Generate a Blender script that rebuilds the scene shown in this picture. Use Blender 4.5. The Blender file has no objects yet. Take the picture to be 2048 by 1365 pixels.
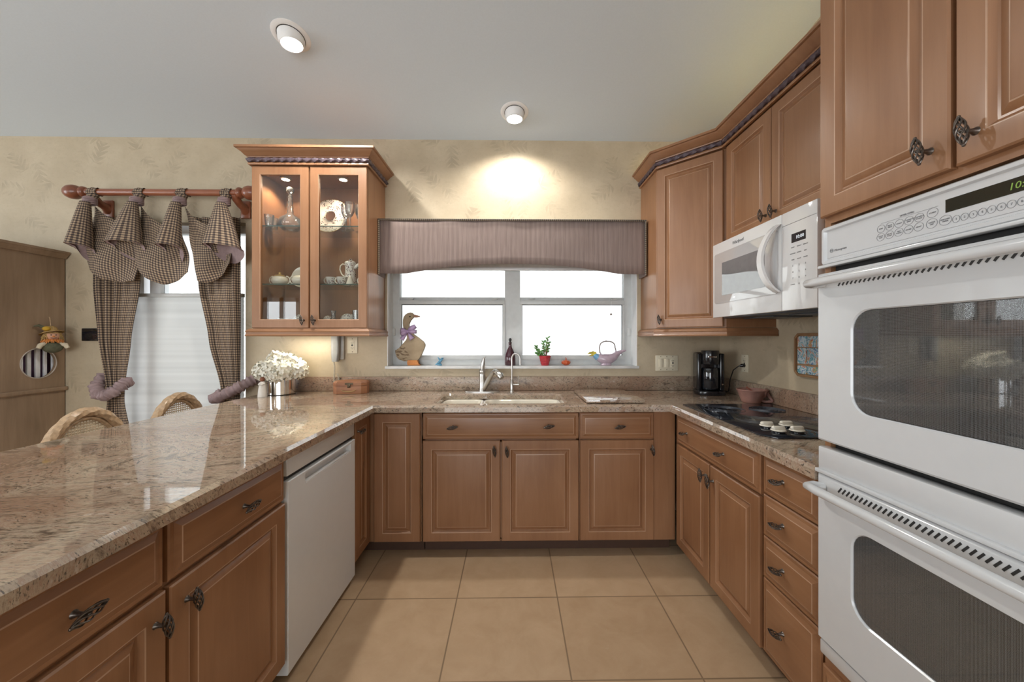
import bpy, bmesh, math, random
from mathutils import Matrix, Vector, noise
random.seed(7)
SC = bpy.context.scene
COL = SC.collection
R = math.radians
PI = math.pi

# ---------------------------------------------------------------- camera
cam_d = bpy.data.cameras.new('camera')
cam = bpy.data.objects.new('camera', cam_d)
COL.objects.link(cam)
cam.location = (0, 0, 1.315)
cam.rotation_euler = (R(90), 0, R(-0.9))
cam_d.sensor_width = 36
cam_d.lens = 742 / 2048 * 36
cam_d.shift_x = -0.00615
cam_d.shift_y = -0.00317
cam_d.clip_start = 0.05
SC.camera = cam

# ---------------------------------------------------------------- light, sky, exposure
SC.view_settings.view_transform = 'Standard'
SC.view_settings.look = 'None'
SC.view_settings.gamma = 1
SC.view_settings.exposure = -0.12
SC.cycles.use_denoising = True
SC.cycles.max_bounces = 8
SC.cycles.transparent_max_bounces = 16
SC.cycles.caustics_reflective = False
SC.cycles.caustics_refractive = False
SC.cycles.sample_clamp_indirect = 6
W = bpy.data.worlds.new('sky')
SC.world = W
W.use_nodes = True
W.node_tree.nodes['Background'].inputs[0].default_value = (0.86, 0.93, 1.0, 1)
W.node_tree.nodes['Background'].inputs[1].default_value = 4.0


def light(name, kind, loc, rot, power, color=(1, 1, 1), **kw):
    d = bpy.data.lights.new(name, kind)
    d.energy = power
    d.color = color
    for k, v in kw.items():
        setattr(d, k, v)
    o = bpy.data.objects.new(name, d)
    o.location = loc
    o.rotation_euler = rot
    COL.objects.link(o)
    return o


SUN = light('sun', 'SUN', (0, -10, 20), (R(28), 0, R(12)), 3.2, (1, 0.97, 0.92), angle=R(2))
# daylight through the rear-left glazed door and the living-room window on the left
light('daylight_fill_rear', 'AREA', (-5.65, -4.33, 1.3), (R(90), 0, 0), 40, (0.95, 0.98, 1.0), shape='RECTANGLE', size=1.0, size_y=2.1)
light('daylight_fill_rear', 'AREA', (-1.2, -4.33, 1.25), (R(90), 0, 0), 80, (0.95, 0.98, 1.0), shape='RECTANGLE', size=4.0, size_y=2.1)  # added fill lamp behind the camera, outside the added rear door
light('daylight_left', 'AREA', (-6.92, -0.6, 1.4), (0, R(-90), 0), 75, (0.95, 0.98, 1.0), shape='RECTANGLE', size=1.9, size_y=3.4)

# ---------------------------------------------------------------- mesh builder


class MB:
    def __init__(s):
        s.v, s.f, s.m, s.uv = [], [], [], {}

    def add(s, vs, fs, mi=0, M=None, uv=None):
        o = len(s.v)
        for i, p in enumerate(vs):
            p = Vector(p)
            if M is not None:
                p = M @ p
            s.v.append(p)
            if uv:
                s.uv[o + i] = uv[i]
        for f in fs:
            s.f.append(tuple(o + i for i in f))
            s.m.append(mi)
        return s

    def box(s, x0, x1, y0, y1, z0, z1, b=0, mi=0, M=None, seg=2):
        if b <= 0:
            vs = [(x, y, z) for z in (z0, z1) for y in (y0, y1) for x in (x0, x1)]
            fs = [(0, 2, 3, 1), (4, 5, 7, 6), (0, 1, 5, 4), (2, 6, 7, 3), (0, 4, 6, 2), (1, 3, 7, 5)]
            return s.add(vs, fs, mi, M)
        bm = bmesh.new()
        bmesh.ops.create_cube(bm, size=1)
        for v in bm.verts:
            v.co = Vector(((x0 + x1) / 2 + v.co.x * (x1 - x0), (y0 + y1) / 2 + v.co.y * (y1 - y0), (z0 + z1) / 2 + v.co.z * (z1 - z0)))
        b = min(b, 0.49 * min(abs(x1 - x0), abs(y1 - y0), abs(z1 - z0)))
        bmesh.ops.bevel(bm, geom=bm.edges[:], offset=b, segments=seg, profile=0.5, affect='EDGES')
        s.bm(bm, mi, M)
        return s

    def bm(s, bm, mi=0, M=None):
        bm.verts.index_update()
        s.add([v.co.copy() for v in bm.verts], [[v.index for v in f.verts] for f in bm.faces], mi, M)
        bm.free()
        return s

    def loops(s, loops, closed=True, cap0=False, cap1=False, mi=0, M=None, uvs=None, mis=None):
        n = len(loops[0])
        vs = [p for l in loops for p in l]
        o = len(s.v)
        for k in range(len(loops) - 1):
            fs = []
            for i in range(n if closed else n - 1):
                j = (i + 1) % n
                fs.append((k * n + i, k * n + j, (k + 1) * n + j, (k + 1) * n + i))
            mm = mis[k] if mis else mi
            for f in fs:
                s.f.append(tuple(o + q for q in f))
                s.m.append(mm)
        if cap0:
            s.f.append(tuple(o + q for q in reversed(range(n)))); s.m.append(mi)
        if cap1:
            s.f.append(tuple(o + (len(loops) - 1) * n + q for q in range(n))); s.m.append(mis[-1] if mis else mi)
        for i, p in enumerate(vs):
            p = Vector(p)
            s.v.append(M @ p if M is not None else p)
            if uvs:
                s.uv[o + i] = uvs[i]
        return s

    def lathe(s, prof, c=(0, 0, 0), n=28, mi=0, M=None, mis=None, sx=1, sy=1, caps=True):
        ls = []
        for r, z in prof:
            r = max(r, 1e-5)
            ls.append([(c[0] + sx * r * math.cos(2 * PI * i / n), c[1] + sy * r * math.sin(2 * PI * i / n), c[2] + z) for i in range(n)])
        return s.loops(ls, True, mi=mi, M=M, mis=mis, cap0=caps and prof[0][0] > 1e-4, cap1=caps and prof[-1][0] > 1e-4)

    def cyl(s, p0, p1, r, n=16, mi=0, M=None, r1=None):
        return s.tube([p0, p1], [r, r if r1 is None else r1], n, mi=mi, M=M)

    def tube(s, pts, r, n=8, closed=False, mi=0, M=None, fn=None):
        pts = [Vector(p) for p in pts]
        N = len(pts)
        rs = r if isinstance(r, (list, tuple)) else [r] * N
        T = []
        for i in range(N):
            a = pts[i - 1] if (i > 0 or closed) else pts[0]
            b = pts[(i + 1) % N] if (i < N - 1 or closed) else pts[-1]
            t = (b - a)
            T.append(t.normalized() if t.length > 1e-9 else Vector((0, 0, 1)))
        u = T[0].orthogonal().normalized()
        ls = []
        L = 0
        for i in range(N):
            if i:
                L += (pts[i] - pts[i - 1]).length
            u = (u - T[i] * u.dot(T[i])).normalized()
            w = T[i].cross(u)
            lp = []
            for k in range(n):
                a = 2 * PI * k / n
                rr = rs[i] * (fn(a, L) if fn else 1)
                lp.append(pts[i] + u * (rr * math.cos(a)) + w * (rr * math.sin(a)))
            ls.append(lp)
        if closed:
            ls.append(ls[0])
        return s.loops(ls, True, not closed, not closed, mi, M)

    def prism(s, poly, z0, z1, b=0, mi=0, M=None, seg=2):
        bm = bmesh.new()
        a = [bm.verts.new((x, y, z0)) for x, y in poly]
        t = [bm.verts.new((x, y, z1)) for x, y in poly]
        n = len(poly)
        f0 = bm.faces.new(list(reversed(a)))
        f1 = bm.faces.new(t)
        for i in range(n):
            bm.faces.new((a[i], a[(i + 1) % n], t[(i + 1) % n], t[i]))
        if b:
            es = list(set(list(f0.edges) + list(f1.edges)))
            bmesh.ops.bevel(bm, geom=es, offset=b, segments=seg, profile=0.5, affect='EDGES')
        s.bm(bm, mi, M)
        return s

    def sphere(s, c, rx, ry=None, rz=None, n=16, mi=0, M=None):
        ry = rx if ry is None else ry
        rz = rx if rz is None else rz
        ls = []
        for j in range(n // 2 + 1):
            a = -PI / 2 + PI * j / (n // 2)
            cr = max(math.cos(a), 1e-4)
            ls.append([(c[0] + rx * cr * math.cos(2 * PI * i / n), c[1] + ry * cr * math.sin(2 * PI * i / n), c[2] + rz * math.sin(a)) for i in range(n)])
        return s.loops(ls, True, True, True, mi, M)

    def sweep(s, prof, path, mi=0, mis=None):
        """prof = [(out, z)], path = [(x, y)]; outward is to the right of travel"""
        n = len(path)
        ls = []
        for i, p in enumerate(path):
            ds = []
            if i > 0:
                ds.append(Vector((p[0] - path[i - 1][0], p[1] - path[i - 1][1])).normalized())
            if i < n - 1:
                ds.append(Vector((path[i + 1][0] - p[0], path[i + 1][1] - p[1])).normalized())
            ns = [Vector((d.y, -d.x)) for d in ds]
            m = ns[0] if len(ns) == 1 else (ns[0] + ns[1]) / (1 + ns[0].dot(ns[1]))
            ls.append([(p[0] + m.x * o, p[1] + m.y * o, z) for o, z in prof])
        return s.loops(ls, True, True, True, mi)

    def build(s, name, mats, parent=None, loc=None, smooth=35, merge=False, solid=0):
        me = bpy.data.meshes.new(name)
        me.from_pydata([tuple(p) for p in s.v], [], s.f)
        if not isinstance(mats, (list, tuple)):
            mats = [mats]
        for m in mats:
            me.materials.append(m)
        me.polygons.foreach_set('material_index', s.m)
        if s.uv:
            ul = me.uv_layers.new(name='UVMap')
            for l in me.loops:
                ul.data[l.index].uv = s.uv.get(l.vertex_index, (0, 0))
        bm = bmesh.new()
        bm.from_mesh(me)
        if merge:
            bmesh.ops.remove_doubles(bm, verts=bm.verts[:], dist=1e-5)
        bmesh.ops.recalc_face_normals(bm, faces=bm.faces[:])
        bm.to_mesh(me)
        bm.free()
        if smooth:
            me.polygons.foreach_set('use_smooth', [True] * len(me.polygons))
            me.set_sharp_from_angle(angle=R(smooth))
        me.update()
        o = bpy.data.objects.new(name, me)
        COL.objects.link(o)
        if parent:
            o.parent = parent
        if loc:
            o.location = loc
        if solid:
            md = o.modifiers.new('thickness', 'SOLIDIFY')
            md.thickness = solid
            md.offset = 0
        return o


def tag(o, label, cat, group=None):
    o['label'] = label
    o['category'] = cat
    if group:
        o['group'] = group
    return o


def thing(name, label, cat, loc=(0, 0, 0), rz=0, group=None):
    o = bpy.data.objects.new(name, None)
    o.empty_display_size = 0.05
    COL.objects.link(o)
    o.location = loc
    o.rotation_euler = (0, 0, rz)
    return tag(o, label, cat, group)


def struct(o):
    o['kind'] = 'structure'
    return o


def text(body, size, parent, M, m, name='lettering', align='CENTER', shear=0, bold=0):
    c = bpy.data.curves.new('t', 'FONT')
    c.body = body
    c.size = size
    c.extrude = 0.0003
    c.align_x = align
    c.align_y = 'CENTER'
    c.shear = shear
    c.offset = bold
    c.resolution_u = 2
    o = bpy.data.objects.new('t', c)
    COL.objects.link(o)
    dg = bpy.context.evaluated_depsgraph_get()
    me = bpy.data.meshes.new_from_object(o.evaluated_get(dg))
    bpy.data.objects.remove(o)
    me.name = name
    me.transform(M)
    me.materials.clear()
    me.materials.append(m)
    r = bpy.data.objects.new(name, me)
    COL.objects.link(r)
    r.parent = parent
    return r


def front(x, y, z):
    """text upright in a local frame whose front looks to -y"""
    return Matrix.Translation((x, y, z)) @ Matrix.Rotation(R(90), 4, 'X')


def wob(p, s, seed=0):
    return noise.noise(Vector((p[0] * s + seed, p[1] * s - seed, p[2] * s + 3.1 * seed)))


# ---------------------------------------------------------------- materials
class NT:
    def __init__(s, name):
        s.mat = bpy.data.materials.new(name)
        s.mat.use_nodes = True
        s.t = s.mat.node_tree
        s.p = s.t.nodes['Principled BSDF']
        s.out = s.t.nodes['Material Output']

    def n(s, typ, ins=None, **kw):
        nd = s.t.nodes.new(typ)
        for k, v in kw.items():
            setattr(nd, k, v)
        for k, v in (ins or {}).items():
            i = nd.inputs[k]
            if hasattr(v, 'is_linked') or hasattr(v, 'links'):
                s.t.links.new(v, i)
            else:
                i.default_value = v
        return nd

    def math(s, op, a, b=0.0, c=0.0, clamp=False):
        nd = s.n('ShaderNodeMath', operation=op, use_clamp=clamp)
        for i, v in enumerate((a, b, c)):
            if hasattr(v, 'links'):
                s.t.links.new(v, nd.inputs[i])
            else:
                nd.inputs[i].default_value = v
        return nd.outputs[0]

    def ramp(s, fac, stops, interp='LINEAR'):
        nd = s.n('ShaderNodeValToRGB', {'Fac': fac})
        cr = nd.color_ramp
        cr.interpolation = interp
        while len(cr.elements) < len(stops):
            cr.elements.new(0.5)
        for e, (p, c) in zip(cr.elements, stops):
            e.position = p
            e.color = (*c, 1) if len(c) == 3 else c
        return nd.outputs[0]

    def mix(s, fac, a, b, blend='MIX'):
        nd = s.n('ShaderNodeMix', data_type='RGBA', blend_type=blend)
        for i, v in ((0, fac), (6, a), (7, b)):
            if hasattr(v, 'links'):
                s.t.links.new(v, nd.inputs[i])
            elif i == 0:
                nd.inputs[i].default_value = v
            else:
                nd.inputs[i].default_value = (*v, 1)
        return nd.outputs[2]

    def coord(s, kind='Object', scale=(1, 1, 1), rot=(0, 0, 0)):
        tc = s.n('ShaderNodeTexCoord')
        mp = s.n('ShaderNodeMapping', {'Vector': tc.outputs[kind], 'Scale': scale, 'Rotation': rot})
        return mp.outputs[0]

    def noise(s, vec, scale, detail=3, rough=0.5, dist=0.0):
        return s.n('ShaderNodeTexNoise', {'Vector': vec, 'Scale': scale, 'Detail': detail, 'Roughness': rough, 'Distortion': dist}).outputs[0]

    def bump(s, h, strength, dist=0.01):
        b = s.n('ShaderNodeBump', {'Height': h, 'Strength': strength, 'Distance': dist})
        s.t.links.new(b.outputs[0], s.p.inputs['Normal'])

    def set(s, **kw):
        for k, v in kw.items():
            k = k.replace('_', ' ')
            i = s.p.inputs[k]
            if hasattr(v, 'links'):
                s.t.links.new(v, i)
            elif isinstance(v, tuple) and len(v) == 3:
                i.default_value = (*v, 1)
            else:
                i.default_value = v
        return s.mat


def plain(name, color, rough=0.5, metal=0.0, var=0.06, coat=0.0, scale=30, bump=0.0, ior=1.5, **kw):
    t = NT(name)
    nz = t.noise(t.coord(), scale, 3)
    lo = tuple(c * (1 - var) for c in color)
    hi = tuple(min(1, c * (1 + var)) for c in color)
    t.set(Base_Color=t.ramp(nz, [(0.3, lo), (0.7, hi)]), Roughness=rough, Metallic=metal, Coat_Weight=coat, IOR=ior, **kw)
    if bump:
        t.bump(nz, bump)
    return t.mat


def wood(name, a, b, c, vertical=True, rough=0.40, coat=0.14, scale=1.0):
    t = NT(name)
    sc = (16, 16, 1.3) if vertical else (1.3, 16, 16)
    v = t.coord(scale=tuple(scale * q for q in sc))
    g = t.noise(v, 2.2, 5, 0.6, 0.6)
    big = t.noise(t.coord(scale=(2.2, 2.2, 1.2)), 1.6, 2)
    f = t.math('ADD', t.math('MULTIPLY', g, 0.38), t.math('MULTIPLY', big, 0.62))
    t.set(Base_Color=t.ramp(f, [(0.34, a), (0.5, b), (0.66, c)]), Roughness=rough, Coat_Weight=coat, Coat_Roughness=0.15)
    t.bump(g, 0.04, 0.004)
    return t.mat


def glassy(name, tint=(1, 1, 1), refl=1.0, ior=1.5, rough=0.0, body=None, bodyfac=0.0):
    t = NT(name)
    tr = t.n('ShaderNodeBsdfTransparent', {'Color': (*tint, 1)})
    gl = t.n('ShaderNodeBsdfGlossy', {'Color': (1, 1, 1, 1), 'Roughness': rough})
    fr = t.n('ShaderNodeFresnel', {'IOR': ior})
    fac = t.math('MULTIPLY', fr.outputs[0], refl, clamp=True)
    a = tr.outputs[0]
    if body:
        df = t.n('ShaderNodeBsdfPrincipled', {'Base Color': (*body, 1), 'Roughness': 0.15})
        a = t.n('ShaderNodeMixShader', {0: bodyfac, 1: a, 2: df.outputs[0]}).outputs[0]
    mx = t.n('ShaderNodeMixShader', {0: fac, 1: a, 2: gl.outputs[0]})
    t.t.links.new(mx.outputs[0], t.out.inputs[0])
    return t.mat


def emit(name, color, strength):
    t = NT(name)
    return t.set(Base_Color=color, Emission_Color=color, Emission_Strength=strength)


M = {}
WA, WB, WC = (0.240, 0.110, 0.050), (0.290, 0.140, 0.066), (0.340, 0.172, 0.086)
M['wood'] = wood('cabinet_wood', WA, WB, WC)
M['woodh'] = wood('cabinet_wood_horizontal', WA, WB, WC, False)
M['glaze'] = plain('pale_glaze', (0.47, 0.30, 0.20), 0.3)
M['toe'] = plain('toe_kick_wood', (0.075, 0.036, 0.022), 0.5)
M['oak'] = wood('limed_oak', (0.22, 0.148, 0.09), (0.30, 0.205, 0.13), (0.38, 0.27, 0.18), rough=0.55, coat=0, scale=0.8)
M['rodwood'] = wood('red_brown_wood', (0.20, 0.062, 0.03), (0.27, 0.088, 0.042), (0.33, 0.115, 0.055), False, 0.3, 0.3)
M['boxwood'] = wood('carved_wood', (0.26, 0.10, 0.05), (0.36, 0.155, 0.075), (0.45, 0.21, 0.10), False, 0.5, 0)
M['rattan'] = plain('rattan', (0.52, 0.36, 0.22), 0.4, var=0.2, scale=60, coat=0.2)
M['cane'] = plain('cane_weave', (0.56, 0.45, 0.31), 0.5, var=0.12)
M['iron'] = plain('antique_bronze', (0.13, 0.11, 0.095), 0.32, 0.85, var=0.3, scale=200)
M['chrome'] = plain('polished_silver', (0.8, 0.8, 0.8), 0.06, 1.0, var=0.03)
M['nickel'] = plain('brushed_nickel', (0.55, 0.53, 0.5), 0.28, 1.0, var=0.05)
M['white'] = plain('white_enamel', (0.80, 0.80, 0.80), 0.16, var=0.01, coat=0.4)
M['mwhite'] = plain('microwave_white', (0.74, 0.745, 0.75), 0.05, var=0.01, ior=2.0)
M['oven'] = plain('oven_enamel', (0.61, 0.62, 0.63), 0.15, var=0.01, coat=0.3)
M['dw'] = plain('dishwasher_steel_white', (0.72, 0.73, 0.735), 0.32, var=0.01)
M['cream'] = plain('cream_enamel', (0.80, 0.75, 0.64), 0.15, var=0.02, coat=0.3)
M['ivory'] = plain('ivory_plastic', (0.75, 0.68, 0.52), 0.35, var=0.02)
M['black'] = plain('black_plastic', (0.012, 0.012, 0.014), 0.2, var=0.2, coat=0.3)
M['dark'] = plain('dark_void', (0.02, 0.02, 0.02), 0.6)
M['grayprint'] = plain('grey_print', (0.22, 0.22, 0.23), 0.5)
M['blackglass'] = plain('black_glass', (0.012, 0.014, 0.018), 0.04, ior=1.75, var=0.3)
M['alu'] = plain('window_aluminium', (0.60, 0.61, 0.60), 0.35, var=0.03)
M['trimwhite'] = plain('white_trim_paint', (0.88, 0.88, 0.88), 0.4, var=0.02)
M['glass'] = glassy('pane_glass', (0.97, 0.98, 0.975), 1.0, 1.35)
M['cabglass'] = glassy('cabinet_glass', (0.96, 0.97, 0.96), 0.7, 1.5)
M['shelf'] = glassy('glass_shelf', (0.92, 0.96, 0.94), 0.25, 1.5)
M['shelfedge'] = plain('glass_edge', (0.05, 0.10, 0.085), 0.1, coat=0.5)
M['crystal'] = glassy('cut_crystal', (0.90, 0.90, 0.90), 2.2, 1.5, 0.05, (0.9, 0.88, 0.85), 0.13)
M['ovenglass'] = glassy('oven_door_glass', (0.34, 0.34, 0.34), 1.0, 1.6)
M['lamp'] = emit('lamp_lens', (1, 0.97, 0.92), 12)
M['puck'] = emit('puck_lens', (1, 0.86, 0.66), 25)
M['lcdgreen'] = emit('green_digits', (0.16, 0.26, 0.04), 0.4)
M['lcdwhite'] = emit('white_digits', (0.75, 0.8, 0.85), 0.6)
M['mauve'] = plain('mauve_cloth', (0.30, 0.215, 0.215), 0.9, var=0.12, scale=40, bump=0.05)
M['rope'] = plain('plum_rope', (0.085, 0.06, 0.075), 0.4, var=0.3, scale=80)
M['lilac'] = plain('lilac_ribbon', (0.50, 0.36, 0.58), 0.45, var=0.12)
M['orange'] = plain('orange_paint', (0.60, 0.22, 0.05), 0.5)
M['beak'] = plain('beak_paint', (0.42, 0.22, 0.14), 0.5)
M['petal'] = plain('cream_petals', (0.86, 0.83, 0.72), 0.6, var=0.08, scale=60, Subsurface_Weight=0.0)
M['leaf'] = plain('succulent_leaf', (0.15, 0.36, 0.10), 0.4, var=0.5, scale=50)
M['stem'] = plain('woody_stem', (0.25, 0.13, 0.08), 0.7)
M['redglaze'] = plain('red_glaze', (0.50, 0.03, 0.045), 0.12, var=0.2, coat=0.6)
M['orangeglass'] = glassy('orange_glass', (0.95, 0.30, 0.12), 0.8, 1.5, 0.02, (0.85, 0.16, 0.05), 0.6)
M['plum'] = glassy('plum_glass', (0.30, 0.14, 0.18), 0.9, 1.5, 0.02, (0.10, 0.035, 0.05), 0.7)
M['blueglass'] = plain('blue_glaze', (0.10, 0.28, 0.42), 0.12, var=0.5, scale=90, coat=0.6)
M['lavender'] = plain('lavender_glaze', (0.50, 0.39, 0.46), 0.15, var=0.1, coat=0.5)
M['yellow'] = plain('yellow_green_glaze', (0.55, 0.44, 0.05), 0.2, var=0.5, scale=45)
M['terra'] = plain('rose_clay', (0.36, 0.19, 0.155), 0.5, var=0.15)
M['straw'] = plain('straw', (0.42, 0.27, 0.10), 0.9, var=0.4, scale=120)
M['skin'] = plain('doll_cloth', (0.62, 0.34, 0.22), 0.9)
M['burlap'] = plain('olive_cloth', (0.10, 0.10, 0.06), 0.9, var=0.3)
M['porcelain'] = plain('ivory_porcelain', (0.78, 0.72, 0.60), 0.15, var=0.03, coat=0.4)
M['clasp'] = plain('old_brass', (0.10, 0.07, 0.04), 0.4, 0.7)
M['purple'] = plain('purple_lining', (0.24, 0.15, 0.28), 0.7)
M['stripewhite'] = plain('pale_slats', (0.80, 0.82, 0.86), 0.4)
M['gold'] = plain('gilding', (0.55, 0.38, 0.14), 0.3, 0.6)

# porcelain with a printed floral transfer
t = NT('floral_porcelain')
v = t.coord(scale=(1, 1, 1))
d = t.n('ShaderNodeTexVoronoi', {'Vector': v, 'Scale': 95.0}).outputs[0]
nz = t.noise(v, 28, 3)
m1 = t.math('MULTIPLY', t.math('LESS_THAN', d, 0.42), t.math('GREATER_THAN', nz, 0.47))
colr = t.ramp(t.noise(v, 60, 2), [(0.4, (0.10, 0.11, 0.09)), (0.52, (0.26, 0.12, 0.11)), (0.62, (0.13, 0.12, 0.17))])
t.set(Base_Color=t.mix(m1, (0.72, 0.69, 0.62), colr), Roughness=0.15, Coat_Weight=0.4)
M['floral'] = t.mat

# granite
t = NT('granite')
v0 = t.coord()
warp = t.noise(v0, 1.1, 3)
v = t.n('ShaderNodeVectorMath', {0: v0, 1: t.n('ShaderNodeCombineXYZ', {0: warp, 1: warp, 2: 0.0}).outputs[0]}, operation='ADD').outputs[0]
vs = t.n('ShaderNodeMapping', {'Vector': v, 'Rotation': (0, 0, R(28)), 'Scale': (5, 17, 9)}).outputs[0]
st = t.math('ADD', t.math('MULTIPLY', t.noise(vs, 1.7, 8, 0.7, 0.5), 0.75), t.math('MULTIPLY', t.noise(v0, 55, 4, 0.7), 0.25))
base = t.ramp(st, [(0.36, (0.11, 0.08, 0.06)), (0.44, (0.29, 0.215, 0.155)), (0.50, (0.44, 0.355, 0.265)), (0.55, (0.35, 0.235, 0.165)), (0.64, (0.54, 0.47, 0.39))])
pat = t.noise(t.n('ShaderNodeMapping', {'Vector': v, 'Rotation': (0, 0, R(28)), 'Scale': (1.0, 2.4, 1.5)}).outputs[0], 1.3, 5, 0.6)
base = t.mix(t.ramp(pat, [(0.46, (0, 0, 0)), (0.60, (0.7, 0.7, 0.7))]), base, (0.27, 0.155, 0.10))
sp = t.noise(t.n('ShaderNodeMapping', {'Vector': v, 'Rotation': (0, 0, R(28)), 'Scale': (40, 110, 70)}).outputs[0], 1.4, 3, 0.6)
base = t.mix(t.ramp(sp, [(0.57, (0, 0, 0)), (0.66, (0.9, 0.9, 0.9))]), base, (0.05, 0.038, 0.03))
base = t.mix(t.ramp(sp, [(0.30, (0.6, 0.6, 0.6)), (0.40, (0, 0, 0))]), base, (0.42, 0.36, 0.29))
t.set(Base_Color=base, Roughness=0.03, IOR=2.4)
M['granite'] = t.mat
M['granite_splash'] = t.mat.copy()
M['granite_splash'].name = 'granite_honed'
pb = M['granite_splash'].node_tree.nodes['Principled BSDF']
pb.inputs['Roughness'].default_value = 0.3
pb.inputs['IOR'].default_value = 1.5

# wallpaper with leaf sprays
t = NT('leaf_wallpaper')
tc = t.n('ShaderNodeTexCoord').outputs['Object']
xyz = t.n('ShaderNodeSeparateXYZ', {0: tc})
uu = t.math('ADD', xyz.outputs[0], xyz.outputs[1])
uv = t.n('ShaderNodeCombineXYZ', {0: uu, 1: xyz.outputs[2], 2: 0.0}).outputs[0]
vo = t.n('ShaderNodeTexVoronoi', {'Vector': uv, 'Scale': 3.6}, voronoi_dimensions='2D')
loc = t.n('ShaderNodeVectorMath', {0: uv, 1: vo.outputs['Position']}, operation='SUBTRACT').outputs[0]
ang = t.math('MULTIPLY', t.n('ShaderNodeSeparateColor', {0: vo.outputs['Color']}).outputs[0], 6.28)
rot = t.n('ShaderNodeVectorRotate', {'Vector': loc, 'Angle': ang}, rotation_type='Z_AXIS').outputs[0]
lx = t.n('ShaderNodeSeparateXYZ', {0: rot})
ax = t.math('ABSOLUTE', lx.outputs[0])
ly = lx.outputs[1]
sl = t.math('SUBTRACT', ly, t.math('MULTIPLY', ax, 0.9))
wv = t.math('MULTIPLY', t.math('ABSOLUTE', t.math('SINE', t.math('MULTIPLY', sl, 75))), 0.055)
leafm = t.math('MULTIPLY', t.math('GREATER_THAN', wv, ax), t.math('LESS_THAN', t.math('ABSOLUTE', ly), 0.085))
blot = t.noise(uv, 5, 4, 0.6)
fine = t.noise(uv, 42, 4, 0.7)
leafm = t.math('MULTIPLY', leafm, t.ramp(t.noise(uv, 9, 3), [(0.38, (0, 0, 0)), (0.62, (0.42, 0.42, 0.42))]))
b0 = t.ramp(blot, [(0.3, (0.47, 0.385, 0.265)), (0.7, (0.56, 0.47, 0.335))])
b0 = t.mix(t.ramp(fine, [(0.5, (0, 0, 0)), (0.75, (0.35, 0.35, 0.35))]), b0, (0.40, 0.325, 0.225))
t.set(Base_Color=t.mix(leafm, b0, (0.31, 0.25, 0.17)), Roughness=0.6)
M['wallpaper'] = t.mat

M['ceiling'] = plain('ceiling_paint', (0.68, 0.76, 0.83), 0.7, var=0.015, scale=120, bump=0.02)
M['paint'] = plain('plain_wall_paint', (0.60, 0.57, 0.50), 0.7)
t = NT('white_stucco')
v = t.coord()
t.set(Base_Color=(0.74, 0.75, 0.76), Roughness=0.9)
t.bump(t.noise(v, 34, 5, 0.6, 0.5), 0.5, 0.012)
M['stucco'] = t.mat
M['marble'] = plain('marble_sill', (0.72, 0.72, 0.71), 0.2, var=0.14, scale=9)

# floor tiles
t = NT('floor_tile')
xyz = t.n('ShaderNodeSeparateXYZ', {0: t.n('ShaderNodeTexCoord').outputs['Object']})


def cell(o, off, size):
    q = t.math('DIVIDE', t.math('SUBTRACT', o, off), size)
    return t.math('MULTIPLY', t.math('ABSOLUTE', t.math('SUBTRACT', q, t.math('ROUND', q))), size), t.math('FLOOR', q)


dx, ix = cell(xyz.outputs[0], -0.787, 0.507)
dy, iy = cell(xyz.outputs[1], 1.418, 0.458)
g = t.math('LESS_THAN', t.math('MINIMUM', dx, dy), 0.0032)
v = t.coord()
n1 = t.noise(v, 7, 6, 0.65, 0.4)
n2 = t.noise(v, 20, 5, 0.7, 1.5)
tone = t.n('ShaderNodeTexWhiteNoise', {0: t.n('ShaderNodeCombineXYZ', {0: ix, 1: iy, 2: 0.0}).outputs[0]}).outputs[0]
tf = t.math('ADD', t.math('MULTIPLY', n1, 0.8), t.math('MULTIPLY', tone, 0.2))
tile = t.ramp(tf, [(0.3, (0.45, 0.305, 0.18)), (0.7, (0.55, 0.39, 0.245))])
tile = t.mix(t.ramp(n2, [(0.62, (0, 0, 0)), (0.75, (0.3, 0.3, 0.3))]), tile, (0.56, 0.43, 0.30))
t.set(Base_Color=t.mix(g, tile, (0.25, 0.17, 0.10)), Roughness=0.42)
t.bump(t.math('SUBTRACT', 1.0, g), 0.4, 0.003)
M['tile'] = t.mat


# checked cloth on UVs (metres)
def gingham(name, period, dk, md, lt):
    t = NT(name)
    uv = t.n('ShaderNodeSeparateXYZ', {0: t.n('ShaderNodeTexCoord').outputs['UV']})
    a = t.math('GREATER_THAN', t.math('SINE', t.math('MULTIPLY', uv.outputs[0], 2 * PI / period)), 0.0)
    b = t.math('GREATER_THAN', t.math('SINE', t.math('MULTIPLY', uv.outputs[1], 2 * PI / period)), 0.0)
    s = t.math('MULTIPLY', t.math('ADD', a, b), 0.5)
    t.set(Base_Color=t.ramp(s, [(0.0, lt), (0.25, md), (0.75, dk)], 'CONSTANT'), Roughness=0.95)
    return t


t = gingham('checked_cloth', 0.018, (0.045, 0.038, 0.036), (0.17, 0.115, 0.085), (0.43, 0.33, 0.22))
M['check'] = t.mat
# same cloth with a mauve lining on the inside of the folds
t = gingham('checked_cloth_lined', 0.018, (0.045, 0.038, 0.036), (0.17, 0.115, 0.085), (0.43, 0.33, 0.22))
M['checkfold'] = t.mat
t = gingham('checked_piping', 0.014, (0.04, 0.04, 0.04), (0.16, 0.13, 0.10), (0.40, 0.33, 0.24))
M['piping'] = t.mat

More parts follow.
